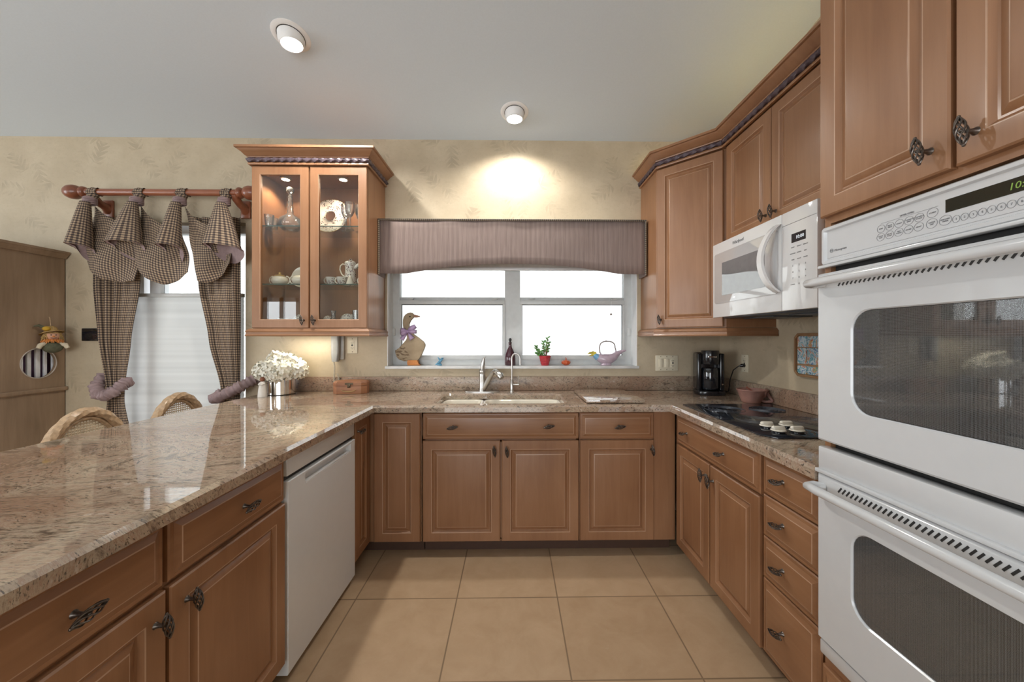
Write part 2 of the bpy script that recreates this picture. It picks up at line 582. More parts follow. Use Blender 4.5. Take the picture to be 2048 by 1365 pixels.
t = NT('mauve_stripe')
xyz = t.n('ShaderNodeSeparateXYZ', {0: t.n('ShaderNodeTexCoord').outputs['Object']})
w = t.math('SINE', t.math('MULTIPLY', xyz.outputs[0], 2 * PI / 0.035))
w2 = t.noise(t.coord(scale=(40, 40, 2)), 3, 3)
f = t.math('ADD', t.math('MULTIPLY', w, 0.12), w2)
t.set(Base_Color=t.ramp(f, [(0.3, (0.225, 0.168, 0.150)), (0.7, (0.290, 0.222, 0.198))]), Roughness=0.9)
t.bump(t.noise(t.coord(scale=(1, 1, 1)), 6, 3), 0.15, 0.02)
M['stripe'] = t.mat

# cellular shade: cloth that lets daylight through
t = NT('cellular_shade_cloth')
df = t.n('ShaderNodeBsdfDiffuse', {'Color': (0.84, 0.84, 0.83, 1)})
tl = t.n('ShaderNodeBsdfTranslucent', {'Color': (0.84, 0.84, 0.83, 1)})
mx = t.n('ShaderNodeMixShader', {0: 0.55, 1: df.outputs[0], 2: tl.outputs[0]})
t.t.links.new(mx.outputs[0], t.out.inputs[0])
zz = t.n('ShaderNodeSeparateXYZ', {0: t.n('ShaderNodeTexCoord').outputs['Object']}).outputs[2]
bn = t.noise(t.n('ShaderNodeCombineXYZ', {0: 0.0, 1: 0.0, 2: zz}).outputs[0], 16, 3)
for nd in (df, tl):
    t.t.links.new(t.ramp(bn, [(0.35, (0.80, 0.80, 0.79)), (0.6, (0.92, 0.92, 0.91))]), nd.inputs['Color'])
M['shade'] = t.mat

# painted wooden goose
t = NT('goose_wood')
v = t.coord(rot=(0, R(-25), 0), scale=(18, 6, 70))
f = t.noise(v, 1.0, 3, 0.5, 1.5)
z = t.n('ShaderNodeSeparateXYZ', {0: t.n('ShaderNodeTexCoord').outputs['Object']})
region = t.math('LESS_THAN', t.math('ADD', z.outputs[0], t.math('MULTIPLY', z.outputs[2], 0.55)), 0.04)
feather = t.math('MULTIPLY', t.ramp(f, [(0.42, (0.8, 0.8, 0.8)), (0.5, (0, 0, 0))]), region)
t.set(Base_Color=t.mix(feather, t.ramp(t.noise(t.coord(), 14, 3), [(0.3, (0.33, 0.245, 0.15)), (0.7, (0.45, 0.35, 0.23))]), (0.13, 0.075, 0.035)), Roughness=0.7)
M['goose'] = t.mat

# painted picture tiles
t = NT('painted_tiles')
v = t.coord(scale=(1, 1, 1))
hue = t.noise(v, 13, 2, 0.5, 2.2)
colr = t.ramp(hue, [(0.0, (0.06, 0.20, 0.40)), (0.36, (0.55, 0.66, 0.70)), (0.43, (0.10, 0.36, 0.46)), (0.50, (0.66, 0.69, 0.66)), (0.55, (0.56, 0.16, 0.09)), (0.60, (0.62, 0.44, 0.10)), (0.64, (0.12, 0.30, 0.22))], 'CONSTANT')
lines = t.math('GREATER_THAN', t.math('SINE', t.math('MULTIPLY', hue, 190)), 0.72)
colr = t.mix(t.math('MULTIPLY', lines, 0.75), colr, (0.70, 0.72, 0.72))
t.set(Base_Color=colr, Roughness=0.15)
M['picture'] = t.mat

# shining glass of the hob with its printed burner rings
t = NT('hob_glass')
nz = t.noise(t.coord(), 9, 3)
t.set(Base_Color=t.ramp(nz, [(0.3, (0.012, 0.015, 0.02)), (0.7, (0.025, 0.03, 0.04))]), Roughness=0.05, IOR=1.8)
M['hob'] = t.mat

# fine mesh printed on the oven windows
t = NT('window_mesh')
xyz = t.n('ShaderNodeSeparateXYZ', {0: t.n('ShaderNodeTexCoord').outputs['Object']})
a = t.math('SINE', t.math('MULTIPLY', t.math('ADD', xyz.outputs[0], xyz.outputs[2]), 2 * PI / 0.0042))
b = t.math('SINE', t.math('MULTIPLY', t.math('SUBTRACT', xyz.outputs[0], xyz.outputs[2]), 2 * PI / 0.0042))
hole = t.math('GREATER_THAN', t.math('MULTIPLY', a, b), 0.0)
tr = t.n('ShaderNodeBsdfTransparent', {'Color': (0.6, 0.6, 0.6, 1)})
dk = t.n('ShaderNodeBsdfDiffuse', {'Color': (0.17, 0.17, 0.17, 1)})
base = t.n('ShaderNodeMixShader', {0: hole, 1: dk.outputs[0], 2: tr.outputs[0]})
gl = t.n('ShaderNodeBsdfGlossy', {'Roughness': 0.02})
fr = t.n('ShaderNodeFresnel', {'IOR': 1.6})
mx = t.n('ShaderNodeMixShader', {0: t.math('MULTIPLY', fr.outputs[0], 1.6, clamp=True), 1: base.outputs[0], 2: gl.outputs[0]})
t.t.links.new(mx.outputs[0], t.out.inputs[0])
M['ovenmesh'] = t.mat

# ================================================================ the room


def cells(xs, zs, y0, y1, holes):
    mb = MB()
    for i in range(len(xs) - 1):
        for k in range(len(zs) - 1):
            cx, cz = (xs[i] + xs[i + 1]) / 2, (zs[k] + zs[k + 1]) / 2
            if any(a < cx < b and c < cz < d for a, b, c, d in holes):
                continue
            mb.box(xs[i], xs[i + 1], y0, y1, zs[k], zs[k + 1])
    return mb


WX0, WX1, WZ0, WZ1 = -0.948, 0.952, 1.098, 2.05      # opening over the sink
NX0, NX1, NZ0, NZ1 = -3.03, -2.005, 0.02, 2.18       # opening of the dining window
struct(cells([-7.0, NX0, NX1, WX0, WX1, 1.75], [0, NZ0, WZ0, WZ1, NZ1, 3.0], 2.82, 3.02,
             [(WX0, WX1, WZ0, WZ1), (NX0, NX1, NZ0, NZ1)]).build('wall_back', M['wallpaper'], smooth=0))
struct(MB().box(1.59, 1.75, -4.3, 2.82, 0, 3.9).build('wall_right', M['wallpaper'], smooth=0))
mb = MB()
for a in ((-4.3, -2.3, 0, 3.9), (1.1, 3.02, 0, 3.9), (-2.3, 1.1, 0, 0.4), (-2.3, 1.1, 2.4, 3.9)):
    mb.box(-7.15, -7.0, a[0], a[1], a[2], a[3])
struct(mb.build('wall_left', M['paint'], smooth=0))
mb = MB()
for a in ((-7.15, -6.1, 0, 3.9), (-5.2, -3.2, 0, 3.9), (0.8, 1.75, 0, 3.9), (-6.1, -5.2, 2.3, 3.9), (-3.2, 0.8, 2.3, 3.9)):
    mb.box(a[0], a[1], -4.3, -4.15, a[2], a[3])
struct(mb.build('wall_rear', M['paint'], smooth=0))
struct(MB().box(-7.15, 1.75, -4.3, 3.02, -0.12, 0).build('floor', M['tile'], smooth=0))
mb = MB()
cz = lambda y: 2.816 + 0.172 * (2.82 - y)
prof = [(3.02, cz(3.02)), (-1.2, cz(-1.2)), (-4.3, cz(-1.2)), (-4.3, cz(-1.2) + 0.12), (-1.2, cz(-1.2) + 0.12), (3.02, cz(3.02) + 0.12)]
mb.loops([[(-7.15, y, z) for y, z in prof], [(1.75, y, z) for y, z in prof]], True, True, True)
struct(mb.build('ceiling', M['ceiling'], smooth=0))

# glazed doors behind the camera; the wide second one is added for fill light
mb = MB()
for x in (-6.1, -5.70, -5.3):
    mb.box(x, x + 0.1, -4.27, -4.2, 0, 2.3)
mb.box(-6.1, -5.2, -4.27, -4.2, 2.2, 2.3).box(-6.1, -5.2, -4.26, -4.21, 1.2, 1.25)
mb.box(-6.1, -5.2, -4.27, -4.2, 0.0, 0.1)
d1 = struct(mb.build('door_1', M['trimwhite'], smooth=0))
mb = MB()
for x in (-3.2, -1.9, -0.6, 0.72):
    mb.box(x, x + 0.08, -4.27, -4.2, 0, 2.3)
mb.box(-3.2, 0.8, -4.27, -4.2, 2.2, 2.3).box(-3.2, 0.8, -4.27, -4.2, 0.0, 0.1)
struct(mb.build('fill_door', M['trimwhite'], smooth=0))

# neighbour's wall and ground outside
struct(MB().box(-9, 6, 4.7, 4.9, -0.3, 3.0).build('wall_outside', M['stucco'], smooth=0))
struct(MB().box(-9, 6, 3.03, 4.7, -0.4, -0.25).build('ground', M['stucco'], smooth=0))

# ---------------------------------------------------------------- window over the sink
w = MB()
Yf, Yb = 2.94, 3.0
w.box(WX0, -0.889, Yf, Yb, WZ0, WZ1).box(0.887, WX1, Yf, Yb, WZ0, WZ1).box(-0.06, 0.06, Yf, Yb, 1.14, 2.0)
w.box(-0.889, 0.887, Yf, Yb, WZ0, 1.14).box(-0.889, 0.887, Yf, Yb, 2.0, WZ1)
win = struct(w.build('window_1', M['alu'], smooth=0))
for x0, x1 in ((-0.889, -0.06), (0.06, 0.887)):
    s = MB()
    s.box(x0, x1, Yf - 0.012, Yf + 0.02, 1.578, 1.612, 0.003).box(x0, x1, Yf + 0.012, Yb - 0.01, 1.606, 1.636, 0.002)
    s.box(x0, x1, Yf - 0.012, Yf + 0.02, 1.14, 1.176, 0.003)
    s.box(x0, x0 + 0.016, Yf - 0.012, Yf + 0.02, 1.176, 1.578).box(x1 - 0.016, x1, Yf - 0.012, Yf + 0.02, 1.176, 1.578)
    sash = s.build('sash', M['alu'], win)
    MB().box(x0 + 0.016, x1 - 0.016, Yf + 0.004, Yf + 0.008, 1.176, 1.578).build('pane', M['glass'], sash, smooth=0)
    MB().box(x0, x1, Yb - 0.022, Yb - 0.018, 1.636, 2.0).build('pane', M['glass'], win, smooth=0)
    g = MB()
    g.box(x0 + 0.016, x1 - 0.016, Yf - 0.002, Yf + 0.003, 1.573, 1.579).box(x0 + 0.012, x0 + 0.019, Yf - 0.002, Yf + 0.003, 1.176, 1.578)
    g.box(x1 - 0.019, x1 - 0.012, Yf - 0.002, Yf + 0.003, 1.176, 1.578)
    g.build('glazing_gasket', M['dark'], sash, smooth=0)
    for xl in (x0 + 0.085, x1 - 0.085):
        l = MB().box(xl - 0.022, xl + 0.022, Yf - 0.02, Yf + 0.01, 1.613, 1.620, 0.002).box(xl - 0.012, xl + 0.03, Yf - 0.026, Yf - 0.012, 1.620, 1.627, 0.002)
        l.build('sash_latch', M['alu'], sash)
for x in (-0.935, 0.925):
    MB().box(x - 0.012, x + 0.012, Yf - 0.012, Yf, 1.33, 1.39, 0.004).build('jamb_latch', M['alu'], win)
rv = MB()
rv.box(WX0 - 0.001, WX0 + 0.006, 2.822, Yf, WZ0, WZ1).box(WX1 - 0.006, WX1 + 0.001, 2.822, Yf, WZ0, WZ1)
rv.build('window_reveal', M['trimwhite'], win, smooth=0)
MB().box(WX0 - 0.012, WX1 + 0.012, 2.802, Yf, WZ0 - 0.018, WZ0 + 0.003, 0.004).build('window_sill', M['marble'], win)

# ---------------------------------------------------------------- dining window
w = MB()
w.box(NX0, NX0 + 0.05, 2.90, 2.98, NZ0, NZ1).box(NX1 - 0.05, NX1, 2.90, 2.98, NZ0, NZ1)
w.box(NX0 + 0.05, NX1 - 0.05, 2.90, 2.98, NZ1 - 0.06, NZ1).box(NX0 + 0.05, NX1 - 0.05, 2.90, 2.98, NZ0, NZ0 + 0.08)
w.box(-2.90, -2.845, 2.91, 2.97, NZ0 + 0.08, NZ1 - 0.06).box(-2.79, -2.71, 2.90, 2.97, NZ0 + 0.08, NZ1 - 0.06)
win2 = struct(w.build('window_2', M['trimwhite'], smooth=0))
MB().box(-2.71, NX1 - 0.05, 2.93, 2.936, NZ0 + 0.08, NZ1 - 0.06).build('pane', M['glass'], win2, smooth=0)
sh = MB()
n = 46
zs = [0.06 + (1.625 - 0.06) * i / n for i in range(n + 1)]
pts = []
for i, z in enumerate(zs):
    pts.append((2.868, z))
    if i < n:
        pts.append((2.862, (z + zs[i + 1]) / 2))
sh.loops([[(-2.985, y, z) for y, z in pts], [(-2.05, y, z) for y, z in pts]], False)
shade = thing('cellular_shade', 'white pleated cellular shade lowered over the dining window behind the checked curtains', 'window shade', (0, 0, 0))
sh.build('shade_cloth', M['shade'], shade, smooth=60)
MB().box(-2.985, -2.05, 2.852, 2.878, 1.625, 1.652, 0.004).build('top_rail', M['alu'], shade)
MB().box(-2.985, -2.05, 2.852, 2.878, 0.04, 0.062, 0.004).build('bottom_rail', M['trimwhite'], shade)

# ================================================================ cabinets


def rect(x0, x1, z0, z1, d, y):
    return [(x0 + d, y, z0 + d), (x1 - d, y, z0 + d), (x1 - d, y, z1 - d), (x0 + d, y, z1 - d)]


DOOR = [(0, 0, 0), (0, -0.016, 0), (0.004, -0.020, 0), (0.0515, -0.020, 1), (0.0545, -0.0192, 0), (0.057, -0.016, 0), (0.063, -0.010, 0), (0.068, -0.0095, 0),
        (0.070, -0.011, 0), (0.084, -0.0160, 1), (0.0868, -0.0172, 0), (0.089, -0.0175, 0)]
DRAW = [(0, 0, 0), (0, -0.012, 0), (0.004, -0.015, 0), (0.012, -0.016, 0), (0.0135, -0.0155, 0), (0.016, -0.0165, 0), (0.029, -0.0222, 1), (0.0318, -0.0232, 0), (0.033, -0.0235, 0)]


def slab(prof, x0, x1, z0, z1, name, parent, horiz=False, Mx=None):
    mb = MB()
    ls = [rect(x0, x1, z0, z1, d, y) for d, y, _ in prof]
    mb.loops(ls, True, True, True, mis=[p[2] for p in prof[:-1]], M=Mx)
    # field colour is wood, not glaze
    mb.m[-1] = 0
    return mb.build(name, [M['woodh'] if horiz else M['wood'], M['glaze']], parent, smooth=25)


def door(x0, x1, z0, z1, parent, Mx=None):
    return slab(DOOR, x0, x1, z0, z1, 'door', parent, False, Mx)


def drawer(x0, x1, z0, z1, parent, name='drawer'):
    return slab(DRAW, x0, x1, z0, z1, name, parent, True)


# birdcage knob: long axis x, stem towards +y (to the door)
kb = MB()
for k in range(6):
    pts, rr = [], []
    for i in range(19):
        u = -1 + 2 * i / 18
        a = 2 * PI * k / 6 + u * 1.6
        r = 0.0078 * (1 - abs(u) ** 2.4) + 0.0016
        pts.append((0.030 * u + 0.003 * math.sin(a) * (1 - u * u), -0.030 + r * math.cos(a), r * math.sin(a)))
        rr.append(0.0019)
    kb.tube(pts, rr, 6)
for sx in (-1, 1):
    kb.sphere((sx * 0.0315, -0.030, 0), 0.0034, n=10)
kb.sphere((0, -0.030, 0), 0.004, n=10)
kb.tube([(0, -0.022, 0), (0, -0.012, 0), (0, -0.004, 0), (0, 0.0, 0)], [0.0042, 0.0045, 0.006, 0.0085], 12)
KN = kb.build('knob', M['iron'])
KME = KN.data
bpy.data.objects.remove(KN)


def knob(x, y, z, parent, vert=False, Mx=None):
    o = bpy.data.objects.new('knob', KME)
    COL.objects.link(o)
    m = Matrix.Translation((x, y, z)) @ Matrix.Rotation(R(82 if vert else -10), 4, 'Y')
    o.matrix_local = (Mx @ m) if Mx is not None else m
    o.parent = parent
    return o


YD, YR = -0.020, -0.0235
# ---- back run ------------------------------------------------------------
Yb0 = 2.24
ZT = 0.872


def carcass(mb, x0, x1, d=0.56, toe=True, hollow=False):
    if hollow:
        mb.box(x0, x0 + 0.018, 0, d, 0.09, ZT).box(x1 - 0.018, x1, 0, d, 0.09, ZT)
        mb.box(x0, x1, 0, d, 0.09, 0.108).box(x0, x1, d - 0.015, d, 0.09, ZT)
        mb.box(x0, x1, 0, 0.02, 0.835, ZT).box(x0, x1, 0, 0.02, 0.685, 0.725).box((x0 + x1) / 2 - 0.02, (x0 + x1) / 2 + 0.02, 0, 0.02, 0.1, 0.7)
    else:
        mb.box(x0, x1, 0, d, 0.09, ZT)
    return mb


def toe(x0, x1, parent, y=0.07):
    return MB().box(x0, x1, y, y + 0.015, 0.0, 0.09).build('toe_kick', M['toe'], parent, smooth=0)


c = thing('sink_base_cabinet', 'wide wooden base cabinet under the sink, two doors below one long false drawer', 'cabinet', (-0.541, Yb0, 0))
carcass(MB(), 0, 0.944, hollow=True).build('carcass', M['wood'], c, smooth=0)
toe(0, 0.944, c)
f = drawer(0.006, 0.938, 0.708, 0.863, c, 'false_drawer_front')
knob(0.187, YR, 0.784, f); knob(0.757, YR, 0.788, f)
f = door(0.006, 0.467, 0.096, 0.699, c); knob(0.434, YD, 0.642, f, True)
f = door(0.477, 0.938, 0.096, 0.699, c); knob(0.508, YD, 0.638, f, True)

c = thing('base_cabinet', 'single wooden base cabinet right of the sink, one drawer over one door', 'cabinet', (0.4035, Yb0, 0))
carcass(MB(), 0, 0.452).build('carcass', M['wood'], c, smooth=0)
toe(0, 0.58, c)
MB().box(0.4525, 0.5825, -0.004, 0.02, 0.09, ZT).build('filler_panel', M['wood'], c, smooth=0)
f = drawer(0.003, 0.449, 0.708, 0.863, c); knob(0.235, YR, 0.784, f)
f = door(0.003, 0.449, 0.096, 0.699, c); knob(0.432, YD, 0.644, f, True)

c = thing('corner_base_cabinet', 'corner base cabinet left of the sink with a folding two-leaf door', 'cabinet', (-0.829, Yb0, 0))
mb = MB().box(0.0, 0.283, 0, 0.56, 0.09, ZT).box(-0.62, -0.043, -0.218, 0.56, 0.09, ZT)
mb.box(-0.043, 0.0, 0.0, 0.56, 0.09, ZT)
mb.build('carcass', M['wood'], c, smooth=0)
toe(-0.1, 0.283, c)
MB().box(-0.116, -0.101, -0.22, 0.07, 0, 0.09).build('toe_kick', M['toe'], c, smooth=0)
door(0.003, 0.277, 0.096, 0.862, c)
mx = Matrix.Translation((-0.041, 0, 0)) @ Matrix.Rotation(R(90), 4, 'Z')
f = door(-0.216, -0.012, 0.096, 0.862, c, mx)
knob(-0.188, YD, 0.80, f, False, mx)

# ---- peninsula (faces +x) ------------------------------------------------
c = thing('peninsula_base_cabinet', 'peninsula base cabinet in the left foreground with two drawers over two doors', 'cabinet', (-0.868, 0.46, 0), R(90))
carcass(MB(), 0, 0.948).build('carcass', M['wood'], c, smooth=0)
toe(0, 0.948, c)
f = drawer(0.012, 0.461, 0.708, 0.863, c); knob(0.268, YR, 0.782, f)
f = drawer(0.474, 0.940, 0.708, 0.863, c); knob(0.722, YR, 0.784, f)
f = door(0.012, 0.464, 0.096, 0.696, c); knob(0.435, YD, 0.630, f, True)
f = door(0.474, 0.940, 0.096, 0.696, c); knob(0.520, YD, 0.634, f, True)
c = thing('peninsula_end_cabinet', 'end base cabinet of the peninsula beside the camera', 'cabinet', (-0.868, -0.28, 0), R(90))
carcass(MB(), 0, 0.738).build('carcass', M['wood'], c, smooth=0)
toe(0, 0.738, c)
f = drawer(0.006, 0.728, 0.708, 0.863, c); knob(0.36, YR, 0.785, f)
f = door(0.006, 0.728, 0.096, 0.696, c); knob(0.07, YD, 0.63, f, True)

# ---- right run (faces -x); local x runs towards the camera ----------------
c = thing('cooktop_base_cabinet', 'right-hand base cabinet under the black cooktop, one wide drawer over two doors', 'cabinet', (0.987, 2.216, 0), R(-90))
carcass(MB(), 0, 0.785).build('carcass', M['wood'], c, smooth=0)
toe(-0.05, 0.785, c)
f = drawer(0.040, 0.775, 0.700, 0.862, c); knob(0.180, YR, 0.785, f); knob(0.535, YR, 0.782, f)
f = door(0.040, 0.402, 0.098, 0.690, c); knob(0.372, YD, 0.626, f, True)
f = door(0.412, 0.775, 0.098, 0.690, c); knob(0.442, YD, 0.622, f, True)
c = thing('drawer_base_cabinet', 'narrow stack of four wooden drawers between the cooktop cabinet and the white ovens', 'drawer cabinet', (0.987, 1.430, 0), R(-90))
carcass(MB(), 0, 0.284).build('carcass', M['wood'], c, smooth=0)
toe(0, 0.284, c)
for z0, z1 in ((0.716, 0.862), (0.555, 0.711), (0.394, 0.550), (0.105, 0.389)):
    f = drawer(0.006, 0.280, z0, z1, c)
    knob(0.122, YR, (z0 + z1) / 2 + 0.01, f)

# ================================================================ countertop
bm = bmesh.new()
PXL, PXR, BYF, BYB, RXL, RYN = -1.80, -0.812, 2.188, 2.818, 0.936, 1.135
HX0, HX1, HY0, HY1 = -0.478, 0.328, 2.268, 2.655
xs = [PXL, PXR, HX0, HX1, RXL, 1.588]
ys = [-0.30, RYN, BYF, HY0, HY1, BYB]
vv = {}


def gv(i, j):
    if (i, j) not in vv:
        vv[(i, j)] = bm.verts.new((xs[i], ys[j], 0.915))
    return vv[(i, j)]


for i in range(5):
    for j in range(5):
        x, y = (xs[i] + xs[i + 1]) / 2, (ys[j] + ys[j + 1]) / 2
        inside = x < PXR or y > BYF or (x > RXL and y > RYN)
        if inside and not (HX0 < x < HX1 and HY0 < y < HY1):
            bm.faces.new((gv(i, j), gv(i + 1, j), gv(i + 1, j + 1), gv(i, j + 1)))
r = bmesh.ops.extrude_face_region(bm, geom=bm.faces[:])
bmesh.ops.translate(bm, verts=[e for e in r['geom'] if isinstance(e, bmesh.types.BMVert)], vec=(0, 0, -0.04))
bmesh.ops.recalc_face_normals(bm, faces=bm.faces[:])
bmesh.ops.dissolve_limit(bm, angle_limit=0.01, verts=bm.verts[:], edges=bm.edges[:])


def corner(v, x, y):
    return abs(v.co.x - x) < 1e-4 and abs(v.co.y - y) < 1e-4


es = [e for e in bm.edges if all(any(corner(v, x, y) for x in (HX0, HX1) for y in (HY0, HY1)) for v in e.verts) and abs(e.verts[0].co.z - e.verts[1].co.z) > 0.01]
bmesh.ops.bevel(bm, geom=es, offset=0.055, segments=6, profile=0.5, affect='EDGES')
es = []
for e in bm.edges:
    a, b = e.verts
    if a.co.z > 0.914 and b.co.z > 0.914 and len(e.link_faces) == 2 and e.calc_face_angle(0) > 1.2:
        m = (a.co + b.co) / 2
        if m.y < 2.81 and m.x < 1.58:
            es.append(e)
bmesh.ops.bevel(bm, geom=es, offset=0.011, segments=1, profile=0.5, affect='EDGES')
mb = MB().bm(bm)
ct = tag(mb.build('countertop', M['granite'], smooth=30), 'U-shaped polished tan granite countertop running from the peninsula past the sink to the ovens', 'countertop')
MB().box(PXL, 1.588, 2.796, 2.8185, 0.916, 1.022, 0.003).build('backsplash', M['granite_splash'], ct)
MB().box(1.566, 1.589, 1.14, 2.795, 0.916, 1.018, 0.003).build('backsplash', M['granite_splash'], ct)

# ================================================================ glass-front wall cabinet
GX, GW, GZ0, GZ1 = -1.721, 0.759, 1.378, 2.452
c = thing('glass_front_cabinet', 'wooden wall cabinet with two glass doors left of the sink window, lit inside', 'cabinet', (GX, 2.49, 0))
mb = MB()
D = 0.328
mb.box(0, 0.018, 0, D, GZ0, GZ1).box(GW - 0.018, GW, 0, D, GZ0, GZ1).box(0.018, GW - 0.018, 0, D, GZ0, GZ0 + 0.018)
mb.box(0.018, GW - 0.018, 0, D, GZ1 - 0.018, GZ1).box(0.018, GW - 0.018, D - 0.01, D, GZ0 + 0.018, GZ1 - 0.018)
mb.box(0.018, GW - 0.018, 0.0, 0.018, GZ1 - 0.04, GZ1 - 0.018).box(GW / 2 - 0.012, GW / 2 + 0.012, 0.0, 0.018, GZ0 + 0.018, GZ1 - 0.04)
mb.build('carcass', M['wood'], c, smooth=0)
for x0, x1 in ((0.003, 0.375), (0.384, 0.757)):
    pr = [(0, 0, 0), (0, -0.017, 0), (0.003, -0.020, 0), (0.053, -0.020, 1), (0.0555, -0.0185, 0), (0.0575, -0.016, 0), (0.0575, 0, 0), (0, 0, 0)]
    mb = MB()
    mb.loops([rect(x0, x1, GZ0 + 0.002, GZ1 - 0.004, d, y) for d, y, _ in pr], True, mis=[p[2] for p in pr[:-1]])
    dr = mb.build('door', [M['wood'], M['glaze']], c, smooth=25)
    MB().box(x0 + 0.056, x1 - 0.056, -0.010, -0.006, GZ0 + 0.058, GZ1 - 0.06).build('glass_pane', M['cabglass'], dr, smooth=0)
    knob(x1 - 0.032 if x0 < 0.1 else x0 + 0.032, YD, 1.43, dr, True)
for z in (1.672, 2.064):
    s = MB().box(0.02, GW - 0.02, 0.03, 0.31, z, z + 0.007).build('glass_shelf', M['shelf'], c, smooth=0)
    MB().box(0.02, GW - 0.02, 0.0285, 0.0298, z, z + 0.007).build('shelf_edge', M['shelfedge'], s, smooth=0)
for x in (0.135, 0.535):
    p = MB().lathe([(0.036, 0), (0.036, -0.008), (0.03, -0.012), (0.026, -0.0122)], (x, 0.13, GZ1 - 0.0185), 20).build('puck_light', M['nickel'], c)
    MB().lathe([(0.0, -0.0135), (0.025, -0.0130), (0.025, -0.0125)], (x, 0.13, GZ1 - 0.0185), 20).build('lens', M['puck'], p)
    light('puck_lamp', 'SPOT', (GX + x, 2.62, GZ1 - 0.04), (0, 0, 0), 12.0, (1, 0.80, 0.60), spot_size=R(140), spot_blend=0.5, shadow_soft_size=0.02)

CROWN = [(0.0, 0.0), (0.012, 0.0), (0.014, 0.006), (0.012, 0.014), (0.004, 0.016), (0.004, 0.044), (0.016, 0.046), (0.018, 0.052), (0.026, 0.056), (0.040, 0.072), (0.052, 0.080), (0.056, 0.088), (0.066, 0.090), (0.066, 0.104), (0.0, 0.104)]
RAIL = [(0.0, 0.0), (0.022, 0.0), (0.025, 0.006), (0.020, 0.014), (0.020, 0.026), (0.024, 0.032), (0.018, 0.040), (0.008, 0.050), (0.0, 0.050)]


def offs(path, o):
    out = []
    n = len(path)
    for i, p in enumerate(path):
        ds = []
        if i > 0:
            ds.append(Vector((p[0] - path[i - 1][0], p[1] - path[i - 1][1])).normalized())
        if i < n - 1:
            ds.append(Vector((path[i + 1][0] - p[0], path[i + 1][1] - p[1])).normalized())
        ns = [Vector((d.y, -d.x)) for d in ds]
        m = ns[0] if len(ns) == 1 else (ns[0] + ns[1]) / (1 + ns[0].dot(ns[1]))
        out.append((p[0] + m.x * o, p[1] + m.y * o))
    return out


def rope(path, z, parent):
    p = offs(path, 0.012)
    pts = []
    for i in range(len(p) - 1):
        a, b = Vector((*p[i], z)), Vector((*p[i + 1], z))
        k = max(2, int((b - a).length / 0.005))
        pts += [a.lerp(b, j / k) for j in range(k)]
    pts.append(Vector((*p[-1], z)))
    mb = MB()
    mb.tube(pts, 0.0125, 12, fn=lambda a, L: 1 + 0.24 * math.sin(3 * a + L * 120))
    return mb.build('rope_trim', M['rope'], parent, smooth=60)


pth = [(0.0, 0.328), (0.0, -0.020), (GW, -0.020), (GW, 0.328)]
cr = MB().sweep([(o, z + GZ1) for o, z in CROWN], pth).build('crown_molding', M['woodh'], c, smooth=30)
rope(pth, GZ1 + 0.030, cr)
MB().box(0, GW, -0.02, 0.328, GZ1 + 0.0005, GZ1 + 0.09).build('crown_backing', M['wood'], c, smooth=0)
MB().sweep([(o - 0.0, z + 1.325) for o, z in RAIL], pth).build('light_rail', M['woodh'], c, smooth=30)
MB().box(0, GW, 0.0, 0.3, 1.362, 1.3775).build('bottom_panel', M['wood'], c, smooth=0)
u = MB().box(0.06, 0.42, 0.12, 0.19, 1.340, 1.3615, 0.003).build('under_cabinet_lamp', M['trimwhite'], c)
MB().box(0.08, 0.40, 0.13, 0.18, 1.337, 1.3395).build('lens', emit('strip_lens', (1, 0.93, 0.78), 4), u, smooth=0)
light('under_cabinet_glow', 'AREA', (GX + 0.24, 2.66, 1.333), (0, 0, 0), 1.7, (1, 0.93, 0.76), shape='RECTANGLE', size=0.30, size_y=0.05)

# ================================================================ right wall cabinets
UX = 1.285
c = thing('corner_wall_cabinet', 'tall diagonal corner wall cabinet between the sink window and the microwave', 'cabinet', (0.98, 2.515, 0))
pent = [(0, 0.303), (0, 0), (0.305, -0.305), (0.608, -0.305), (0.608, 0.303)]
MB().prism(pent, 1.378, 2.452).build('carcass', M['wood'], c, smooth=0)
mx = Matrix.Rotation(R(-45), 4, 'Z')
f = door(0.012, 0.419, 1.382, 2.446, c, mx)
knob(0.040, YD, 1.435, f, True, mx)
MB().sweep([(o, z + 1.325) for o, z in RAIL], [(0, 0.303), (0, 0), (0.305, -0.305), (0.606, -0.305)]).build('light_rail', M['woodh'], c, smooth=30)

c = thing('microwave_wall_cabinet', 'two-door wooden wall cabinet directly above the white microwave', 'cabinet', (UX, 2.209, 0), R(-90))
MB().box(0.0, 0.79, 0, 0.303, 1.862, 2.452).build('carcass', M['wood'], c, smooth=0)
f = door(0.030, 0.408, 1.868, 2.446, c); knob(0.376, YD, 1.925, f, True)
f = door(0.414, 0.786, 1.868, 2.446, c); knob(0.446, YD, 1.925, f, True)
c = thing('narrow_wall_cabinet', 'narrow wooden wall cabinet between the microwave and the tall oven cabinet', 'cabinet', (UX, 1.418, 0), R(-90))
MB().box(0.0, 0.27, 0, 0.303, 1.378, 2.452).build('carcass', M['wood'], c, smooth=0)
f = door(0.006, 0.266, 1.384, 2.446, c); knob(0.036, YD, 1.43, f, True)

